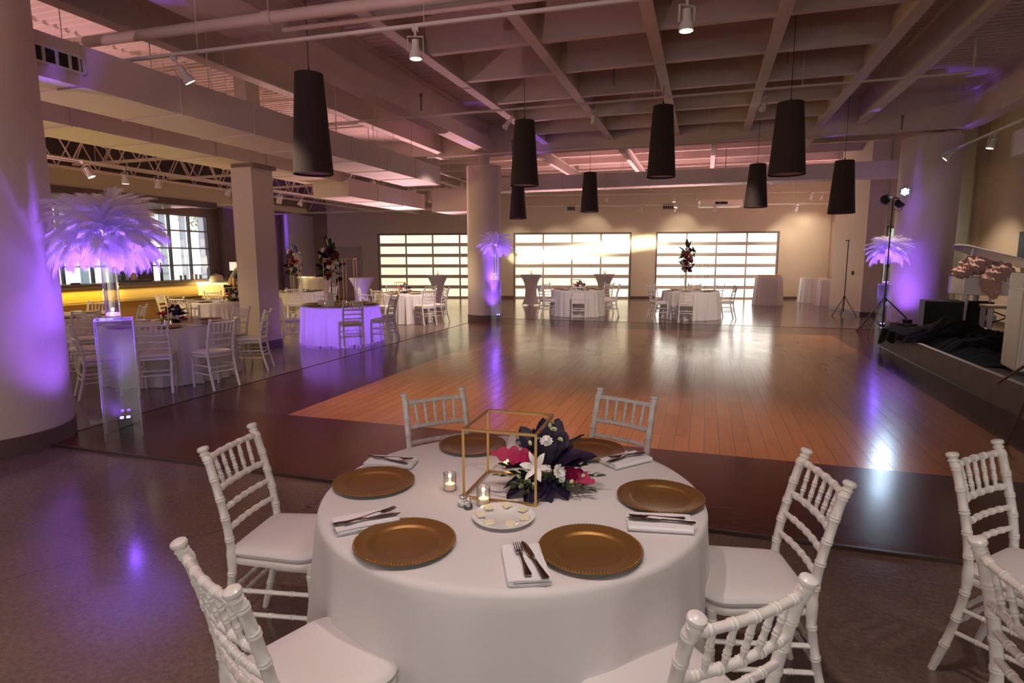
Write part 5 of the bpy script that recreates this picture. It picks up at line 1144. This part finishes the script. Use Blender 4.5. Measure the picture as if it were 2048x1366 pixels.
def J(lean=0.0, reach=0.0):
    """standing figure facing +Y, 1.7 m, leaning forward by lean radians, arms reaching"""
    def R(p):
        x, y, z = p; y2 = y * cos(lean) + (z - .95) * sin(lean); z2 = .95 + (z - .95) * cos(lean) - y * sin(lean); return (x, y2, z2)
    j = dict(pelvis=(0, 0, .95), belly=R((0, 0, 1.08)), chest=R((0, 0, 1.30)), neck=R((0, 0, 1.44)), neck2=R((0, .01, 1.50)), head=R((0, .02, 1.60)), crown=R((0, .01, 1.67)))
    for s, n in ((-1, 'L'), (1, 'R')):
        j['sh' + n] = R((s * .17, 0, 1.39)); j['el' + n] = R((s * .24, .05 + reach * .18, 1.14 + reach * .12)); j['wr' + n] = R((s * .22, .10 + reach * .40, .92 + reach * .24)); j['pa' + n] = R((s * .21, .12 + reach * .46, .85 + reach * .28))
        for k in range(4): j[f'f{k}{n}'] = R((s * (.18 + .018 * k), .15 + reach * .52, .77 + .006 * abs(k - 1.5) + reach * .28))
        j['th' + n] = R((s * .165, .14 + reach * .46, .83 + reach * .28))
        j['hip' + n] = (s * .095, 0, .90); j['kn' + n] = (s * .10, .02, .49); j['an' + n] = (s * .10, -.02, .09); j['toe' + n] = (s * .11, .13, .035)
    e = [('pelvis', 'belly'), ('belly', 'chest'), ('chest', 'neck'), ('neck', 'neck2'), ('neck2', 'head'), ('head', 'crown')]; r = dict(pelvis=(.15, .11), belly=(.13, .10), chest=(.155, .11), neck=.06, neck2=.055, head=(.078, .095), crown=(.06, .07))
    for n in 'LR':
        e += [('chest', 'sh' + n), ('sh' + n, 'el' + n), ('el' + n, 'wr' + n), ('wr' + n, 'pa' + n), ('pa' + n, 'th' + n), ('pelvis', 'hip' + n), ('hip' + n, 'kn' + n), ('kn' + n, 'an' + n), ('an' + n, 'toe' + n)] + [('pa' + n, f'f{k}{n}') for k in range(4)]
        r.update({'sh' + n: .06, 'el' + n: .042, 'wr' + n: .027, 'pa' + n: (.036, .018), 'th' + n: .010, 'hip' + n: .085, 'kn' + n: .055, 'an' + n: .038, 'toe' + n: .03}); r.update({f'f{k}{n}': .008 for k in range(4)})
    return j, e, r
TOPS = (['chest', 'belly', 'pelvis', 'shL', 'elL', 'shR', 'elR', 'neck'], [('chest', 'belly'), ('belly', 'pelvis'), ('chest', 'shL'), ('shL', 'elL'), ('chest', 'shR'), ('shR', 'elR'), ('chest', 'neck')])
PANT = (['pelvis', 'hipL', 'knL', 'anL', 'hipR', 'knR', 'anR'], [('pelvis', 'hipL'), ('hipL', 'knL'), ('knL', 'anL'), ('pelvis', 'hipR'), ('hipR', 'knR'), ('knR', 'anR')])
SHOE = lambda n: (['an' + n, 'toe' + n], [('an' + n, 'toe' + n)])
def make_person(loc, rz, lean, reach, top, pants, hair, label):
    j, e, r = J(lean, reach)
    return person(loc, rz, j, e, r, label, [('shirt', *TOPS, .012, top), ('trousers', *PANT, .010, pants), ('shoe', *SHOE('L'), .010, BLACK), ('shoe', *SHOE('R'), .010, BLACK)], hair, j['head'])
P = atY(460, 560, 15.9)
make_person((P.x, P.y, 0), math.radians(-62), .42, .9, mat('grey_mauve_shirt', (.20, .16, .18), .8), BLACK, BLACK, 'person in a grey shirt leaning over the counter, left of the square pillar')
P = atY(479, 565, 15.0)
make_person((P.x + .05, P.y + .3, 0), math.radians(40), .25, .6, mat('navy_top', (.015, .03, .09), .7), mat('navy_trousers', (.012, .02, .05), .7), mat('brown_hair', (.06, .03, .02), .6), 'person in dark navy clothes half hidden by the square pillar')

# white curved sweetheart bar behind the tables
P = at(636, 604)
b_ = tag(empty('portable_bar', W(-8.9, 16.3), GR), 'white portable bar with a rounded front, behind the table with red flowers', 'portable bar'); b_.location = (-6.3, 19.4, 0)
vs = []; n = 24; prof = [(1, 0), (1, .98)]
mb = MB(); mb.lathe([(.62, .0), (.62, 1.05)], 40, a0=pi, a1=2 * pi); b_.scale = (1, .7, 1)
mb.build('curved_front', mat('white_pearl_panel', (.66, .60, .52), .35, noise=(3, .1)), b_)
MB().lathe([(0, 1.05), (.68, 1.05), (.70, 1.07), (.70, 1.10), (.68, 1.12), (0, 1.12)], 40).build('bar_top', PIANO, b_)
o = MB().lathe([(0, 0), (.05, 0), (.06, .1), (.03, .2), (.03, .28), (0, .28)], 12).build('lantern', WHITEM, None, (-5.85, 16.55, ZT)); tag(o, 'small white lantern on the table with the blue leafed flowers', 'lantern')

# ---------------------------------------------------------------- stage
SU, SZ = 3.2, .38
stg = tag(empty('stage', W(SU + 1.9, 8.4), GR), 'low dark stage platform with a brown front along the right side', 'stage')
MB().span((-1.9, -10, SZ - .03), (1.9, 4.3, SZ)).build('stage_top', mat('stage_black_top', (.025, .02, .025), .35), stg, smooth=False)
MB().span((-1.88, -10, 0), (-1.84, 4.28, SZ - .03)).span((-1.88, 4.24, 0), (1.88, 4.28, SZ - .03)).build('stage_front', mat('stage_front_brown', (.17, .115, .085), .6, noise=(6, .15)), stg, smooth=False)
MB().span((-1.915, -10, SZ - .022), (-1.9, 4.3, SZ + .002)).span((-1.9, -10, 0), (-1.88, 4.3, .02)).build('metal_edge', mat('edge_metal', (.30, .27, .30), .3, .9), stg, smooth=False)
# black drape heaped on the stage corner
rnd = random.Random(7); mb = MB(); nx, ny = 150, 80; vs = []
for j in range(ny + 1):
    for i in range(nx + 1):
        s, t = i / nx, j / ny; u = SU - .05 + 1.5 * t; v = 12.45 - 4.1 * s
        hgt = (.13 + .20 * noise.noise(Vector((s * 5, t * 3, 1))) + .14 * abs(noise.noise(Vector((s * 14, t * 8, 4)))) + .06 * abs(noise.noise(Vector((s * 34, t * 20, 9))))) * sin(pi * min(1, max(0, s * .98 + .01))) ** .5 * (sin(pi * min(1, t * .97 + .03)) ** .35)
        hgt = max(.008, hgt * (1.35 - .8 * s)); z = SZ + hgt; uu = u
        if t < .16:                                # hangs over the front edge
            q = (.16 - t) / .16; ov = .26 * max(0, 1 - s * 1.9) * (1 + .25 * sin(s * 40)); z = SZ + .03 - q * ov; uu = SU - .012 - .03 - .05 * q - .025 * sin(s * 55)
            if ov < .02: z = SZ + .006; uu = SU + .02 + .1 * t
        vs.append(W(uu, v, z) - W(SU + .6, 10.5, SZ))
mb.add(vs, [(j * (nx + 1) + i, j * (nx + 1) + i + 1, (j + 1) * (nx + 1) + i + 1, (j + 1) * (nx + 1) + i) for j in range(ny) for i in range(nx)])
o = mb.build('crumpled_drape', BLKCL, None, W(SU + .6, 10.5, SZ)); s_ = o.modifiers.new('solid', 'SOLIDIFY'); s_.thickness = .006; tag(o, 'black crumpled cloth heaped on the stage and hanging over its edge', 'cloth')
# loudspeakers and cases
def speaker(loc, rz, d, label):
    o = tag(empty('loudspeaker', loc, rz), label, 'loudspeaker', 'black loudspeakers on the stage'); x, y, z = d
    MB().span((-x / 2, -y / 2, 0), (x / 2, y / 2, z)).build('cabinet', BLKPL, o, smooth=False, bevel=.012); MB().span((-x / 2 + .03, -y / 2 - .012, .03), (x / 2 - .03, -y / 2, z - .03)).build('speaker_grille', mat('grille_black', (.006, .006, .007), .7), o, smooth=False)
speaker(at(1878, 654, SZ), GR - .1, (.60, .45, .50), 'black loudspeaker cabinet left of the piano leg'); o = at(1958, 656, SZ)
speaker((8.75, 11.35, SZ), GR - .15, (.66, .4, .46), 'wide black loudspeaker under the white piano')
o = MB().span((-.12, -.1, 0), (.12, .1, .1)).span((-.05, -.06, .1), (.05, .06, .18)).build('equipment_case', BLKPL, None, at(1840, 652, SZ) + Vector((-.25, .25, 0)), .2, False, bevel=.008); tag(o, 'small black equipment case at the left corner of the stage', 'case')
o.location = W(3.55, 12.45, SZ)
# grand piano
pn = tag(empty('grand_piano', (8.30, 10.98, SZ), 0), 'white grand piano with its lid propped open, on the stage', 'piano')
def prism(pts, z0, z1): n = len(pts); return MB().add([(x, y, z0) for x, y in pts] + [(x, y, z1) for x, y in pts], [tuple(range(n))[::-1], tuple(range(n, 2 * n))] + [(i, (i + 1) % n, n + (i + 1) % n, n + i) for i in range(n)])
shape = [(0, 0), (1.5, -.55), (1.6, -.3), (1.75, .55), (1.5, 1.0), (.9, 1.05), (.55, 1.0), (.25, .72), (.02, .35)]
prism(shape, .60, .94).build('piano_case', PIANO, pn, smooth=False, bevel=.02)
for k, (x, y) in enumerate(((.10, .06), (1.42, -.42), (.95, .9))): MB().lathe([(.03, 0), (.035, .02), (.04, .05), (.045, .3), (.06, .56), (.06, .62)], 16, (x, y, 0)).build('piano_leg', PIANO, pn)
a_, b_2 = Vector((.05, .02, 1.46)), Vector((1.55, -.52, 1.04))
lid = MB(); q = [Vector((x, y, 0)) for x, y in shape]
def LZ(x, y):                                        # lid slopes down to the right and slightly toward the wall
    return 1.49 - .28 * x + .08 * y
vs = []
for x, y in shape:
    vs.append((x, y, LZ(x, y)))
n = len(vs); vs2 = vs + [(x, y, z + .03) for x, y, z in vs]
lid.add(vs2, [tuple(range(n))[::-1], tuple(range(n, 2 * n))] + [(i, (i + 1) % n, n + (i + 1) % n, n + i) for i in range(n)]); lid.build('piano_lid', PIANO, pn, smooth=False, bevel=.008)
MB().tube([(.10, .07, .93), (.14, .03, 1.45)], .011, 8).build('lid_prop', PIANO, pn)
MB().tube([(.6, .1, .22), (.6, .1, .6)], .02, 8).span((.5, .03, .12), (.7, .2, .22)).build('pedal_lyre', PIANO, pn)
# tulle on the piano
rnd = random.Random(2); mb = MB()
def blob(c, r, seed):
    rr = random.Random(seed); n1, n2 = 64, 40; vs = []; ph = [rr.uniform(0, 6) for _ in range(4)]
    for i in range(n2 + 1):
        for j in range(n1):
            a, e = 2 * pi * j / n1, -pi / 2 + pi * i / n2; k = 1 + .13 * sin(5 * a + ph[0] + 3 * e) + .10 * sin(9 * e + ph[1] + 2 * a) + .06 * sin(17 * a + 11 * e + ph[2])
            k *= 1 + .10 * noise.noise(Vector((a * 2.2 + seed * 7, e * 3.5, seed))) + .05 * noise.noise(Vector((a * 7 + seed * 7, e * 9, seed))); vs.append((c[0] + r[0] * k * cos(a) * cos(e), c[1] + r[1] * k * sin(a) * cos(e), c[2] + r[2] * k * sin(e)))
    mb.add(vs, [(i * n1 + j, i * n1 + (j + 1) % n1, (i + 1) * n1 + (j + 1) % n1, (i + 1) * n1 + j) for i in range(n2) for j in range(n1)])
for c, r, s in (((-.16, 0, .0), (.15, .12, .10), 1), ((.02, 0, .12), (.19, .14, .15), 2), ((.24, .02, .09), (.2, .15, .13), 3), ((.42, -.12, -.0), (.22, .14, .16), 4), ((.24, -.16, -.16), (.16, .09, .2), 5), ((.30, -.2, -.3), (.10, .07, .16), 6), ((.52, -.15, -.05), (.15, .1, .13), 7)): blob(c, r, s)
o = mb.build('tulle_bundle', BOA, None, (8.42, 10.98, SZ + 1.02)); tag(o, 'fluffy dusty pink tulle bundle draped over the front of the white piano', 'fabric')
# bench, cabinet, TV
bn = tag(empty('piano_bench', (8.75, 10.45, SZ), -.3), 'white piano bench with a tan seat, behind the cream cabinet', 'bench')
for i in (-1, 1):
    for j in (-1, 1): MB().box((i * .33, j * .14, .20), (.07, .05, .40)).build('bench_leg', PIANO, bn, smooth=False)
MB().box((0, 0, .43), (.78, .36, .06)).build('bench_seat', mat('tan_leather', (.42, .32, .24), .5), bn, smooth=False, bevel=.015); MB().tube([(-.33, 0, .1), (.33, 0, .38)], .012, 6).tube([(-.33, 0, .38), (.33, 0, .1)], .012, 6).build('bench_brace', BLACK, bn)
Pc_ = at(2030, 748, SZ)
cb = tag(empty('drawer_cabinet', Pc_, GR - .12), 'cream drawer cabinet on the stage, cut by the right edge of the photo', 'cabinet')
MB().span((0, 0, .03), (.75, .5, 1.12)).build('cabinet_body', CABW, cb, smooth=False, bevel=.006); MB().span((-.012, .02, .05), (.0, .48, .93)).span((.03, -.012, .05), (.72, 0, .93)).build('door_panel', mat('cabinet_panel', (.72, .66, .58), .5), cb, smooth=False, bevel=.004)
MB().span((.03, -.014, .96), (.72, 0, 1.10)).span((-.014, .02, .96), (0, .48, 1.10)).build('drawer', mat('cabinet_drawer', (.62, .56, .46), .5), cb, smooth=False, bevel=.004); MB().span((.20, -.02, 1.0), (.42, -.014, 1.06)).build('drawer_label', PIANO, cb, smooth=False); MB().span((.03, .03, 0), (.72, .47, .03)).build('plinth_base', BLACK, cb, smooth=False)
tv = tag(empty('wall_screen', W(6.96, 16.15, 1.83), GR), 'black flat screen on the tan wall behind the piano', 'screen')
MB().span((-.06, -.75, -.40), (-.02, .75, .42)).build('screen_panel', BLACK, tv, smooth=False, bevel=.01); MB().span((-.02, -.2, -.2), (.03, .2, .2)).build('wall_bracket', BLACK, tv, smooth=False)
# folding stand leg at the right edge
P = at(2010, 895); sd = tag(empty('speaker_tripod', (P.x + .62, P.y + .42, 0), 0), 'dark tripod stand at the right edge, one leg reaching toward the dance floor', 'tripod')
for k in range(3):
    a = math.radians(214 + 120 * k); rr_ = .74 if k == 0 else .45; MB().tube([(rr_ * cos(a), rr_ * sin(a), .015 if k == 0 else SZ + .015), (.03 * cos(a), .03 * sin(a), .62 if k == 0 else .75)], .014, 8).build('tripod_leg', mat('bronze_tube', (.16, .09, .07), .4, .5), sd)
MB().tube([(0, 0, SZ + .05), (0, 0, 1.05)], .018, 10).build('tripod_pole', BLACK, sd); 
# lighting stand
ls = at(1762, 694); st = tag(empty('lighting_stand', (7.02, 11.15, 0), .35), 'tall black tripod stand at the corner of the stage', 'light stand')
st.location = at(1763, 672)
zj = .78
for k, a in enumerate((201, 318, 75)):
    a = math.radians(a); MB().tube([(.80 * cos(a), .80 * sin(a), .02), (.05 * cos(a), .05 * sin(a), zj)], .013, 8).build('tripod_leg', BLACK, st); MB().tube([(.42 * cos(a), .42 * sin(a), .40), (0, 0, .16)], .007, 6).build('leg_brace', BLACK, st)
    MB().lathe([(0, 0), (.022, 0), (.022, .03), (0, .035)], 10, (.80 * cos(a), .80 * sin(a), 0)).build('rubber_foot', BLACK, st)
MB().tube([(0, 0, .12), (0, 0, 1.5)], .0175, 12).build('lower_tube', BLACK, st); MB().tube([(0, 0, 1.5), (0, 0, 2.92)], .0135, 12).build('upper_tube', BLACK, st)
MB().lathe([(.0, .74), (.04, .74), (.05, .78), (.04, .82), (0, .82)], 14).lathe([(0, 1.46), (.03, 1.46), (.03, 1.53), (0, 1.53)], 12).lathe([(0, 2.2), (.02, 2.2), (.02, 2.24), (0, 2.24)], 12).build('collar', BLACK, st)
MB().tube([(-.2, 0, 2.9), (.2, 0, 2.9)], .013, 8).build('cross_bar', BLACK, st)
def par(off, aim, on, label):
    base = st.location; o = tag(empty('par_light', Vector(base) + Vector(off), 0), label, 'stage light', 'round stage lights on the black stand')
    o.rotation_euler = Vector(aim).to_track_quat('Z', 'X').to_euler()
    MB().lathe([(0, -.08), (.06, -.08), (.085, -.04), (.095, .02), (.095, .05), (.085, .05), (.08, .03), (0, .03)], 28).build('housing', BLKPL, o)
    l_ = MB()
    for k in range(7):
        a = 2 * pi * k / 6; rr = 0 if k == 6 else .05; l_.lathe([(0, .038), (.019, .036), (.021, .031)], 12, (rr * cos(a), rr * sin(a), 0))
    l_.build('led_lens', LEDW if on else mat('dark_lens', (.03, .04, .05), .1), o); MB().tube([(-.1, 0, 0), (-.115, 0, -.1), (0, 0, -.15), (.115, 0, -.1), (.1, 0, 0)], .007, 6).build('bracket', BLACK, o)
    return o
par((.20, -.05, 3.02), (-.55, -1, -.22), True, 'upper stage light on the black stand, shining cold white')
par((-.17, -.03, 2.86), (.2, 1, .1), False, 'left stage light on the black stand, dark, seen from its side')
par((.13, -.02, 2.78), (.6, -.5, .8), False, 'lower right stage light on the black stand, unlit')
b0 = Vector(st.location) + Vector((.20, -.05, 3.02)); lamp('SPOT', 'cold_stage_light', b0 + Vector((-.05, -.09, -.02)), 60, (.6, .8, 1), target=b0 + Vector((-5.5, -10, -2.6)), spot_size=math.radians(40), spot_blend=.6, shadow_soft_size=.08)
# thin stand in the far right corner
P = at(1686, 631); s2 = tag(empty('light_stand', (P.x, P.y, 0), 0), 'thin black tripod stand at the corner of the right wall block', 'light stand')
MB().tube([(0, 0, .1), (0, 0, 2.15)], .014, 8).build('stand_tube', BLACK, s2); MB().lathe([(0, .5), (.035, .5), (.035, .56), (0, .56)], 10).build('collar', BLACK, s2); MB().tube([(-.08, 0, 2.14), (.03, 0, 2.16)], .012, 6).build('cross_bar', BLACK, s2)
for k in range(3):
    a = math.radians(190 + 120 * k); MB().tube([(.36 * cos(a), .36 * sin(a), .0), (.02 * cos(a), .02 * sin(a), .52)], .010, 6).build('tripod_leg', BLACK, s2)
# wall switch and outlet on the block
for px, py, dz, lb in ((1707, 546, .06, 'dark square control box on the right wall block'), (1698, 596, .04, 'small outlet low on the right wall block')):
    q = atY(px, py, 17.9); t = (q.y - PB.y) / (19.6 - PB.y); P = PB.lerp(Vector((10.46, 19.6, 0)), t); P.z = q.z
    tag(MB().span((-.02, -.05, -dz), (.0, .05, dz)).build('wall_switch', BLKPL if dz > .05 else WHITEM, None, P, .15, False), lb, 'switch')

# greenery outside the bar windows
def tree(x, y, h, r, seed):
    rr = random.Random(seed); o = tag(empty('garden_tree', (x, y, 0), 0), None, 'tree', 'trees outside the bar windows')
    MB().tube([(0, 0, 0), (.1, .05, h * .5), (0, .1, h * .8)], [.16, .12, .06], 8).build('trunk', mat('bark', (.10, .07, .05), .9), o)
    mb = MB()
    for k in range(1500):
        a, e = rr.uniform(0, 2 * pi), rr.uniform(-1, 1); q = r * rr.uniform(.3, 1) ** .5; s = rr.uniform(.05, .11)
        p = Vector((q * cos(a) * math.sqrt(1 - e * e), q * sin(a) * math.sqrt(1 - e * e), h * .72 + q * e * .9)); d = Vector((rr.uniform(-1, 1), rr.uniform(-1, 1), rr.uniform(-1, 1))).normalized(); t = d.cross(Vector((.3, .5, .8))).normalized()
        mb.add([p - d * s, p + t * s * .6, p + d * s, p - t * s * .6], [(0, 1, 2, 3)])
    mb.build('foliage', mat('foliage_green', (.45, .55, .36), .7), o, smooth=False); return o
for k, (u, v, h, r) in enumerate(((-24, 12.5, 6.5, 1.9), (-24.5, 16.4, 6.2, 1.8), (-25, 20.8, 6.8, 1.9), (-24.5, 25.0, 6.0, 1.6))):
    P = W(u, v); tree(P.x, P.y, h, r, 40 + k)['label'] = ('green tree outside the left bar window', 'green tree outside the right bar window, leftmost of three', 'green tree outside the right bar window, in its middle', 'green tree outside at the right edge of the bar window')[k]
tag(MB().span((-40, -12, -.3), (-16.6, 40, -.2)).build('floor_outside', mat('pale_paving', (.6, .6, .58), .9), None, (0, 0, 0), GR, False), kind='structure')
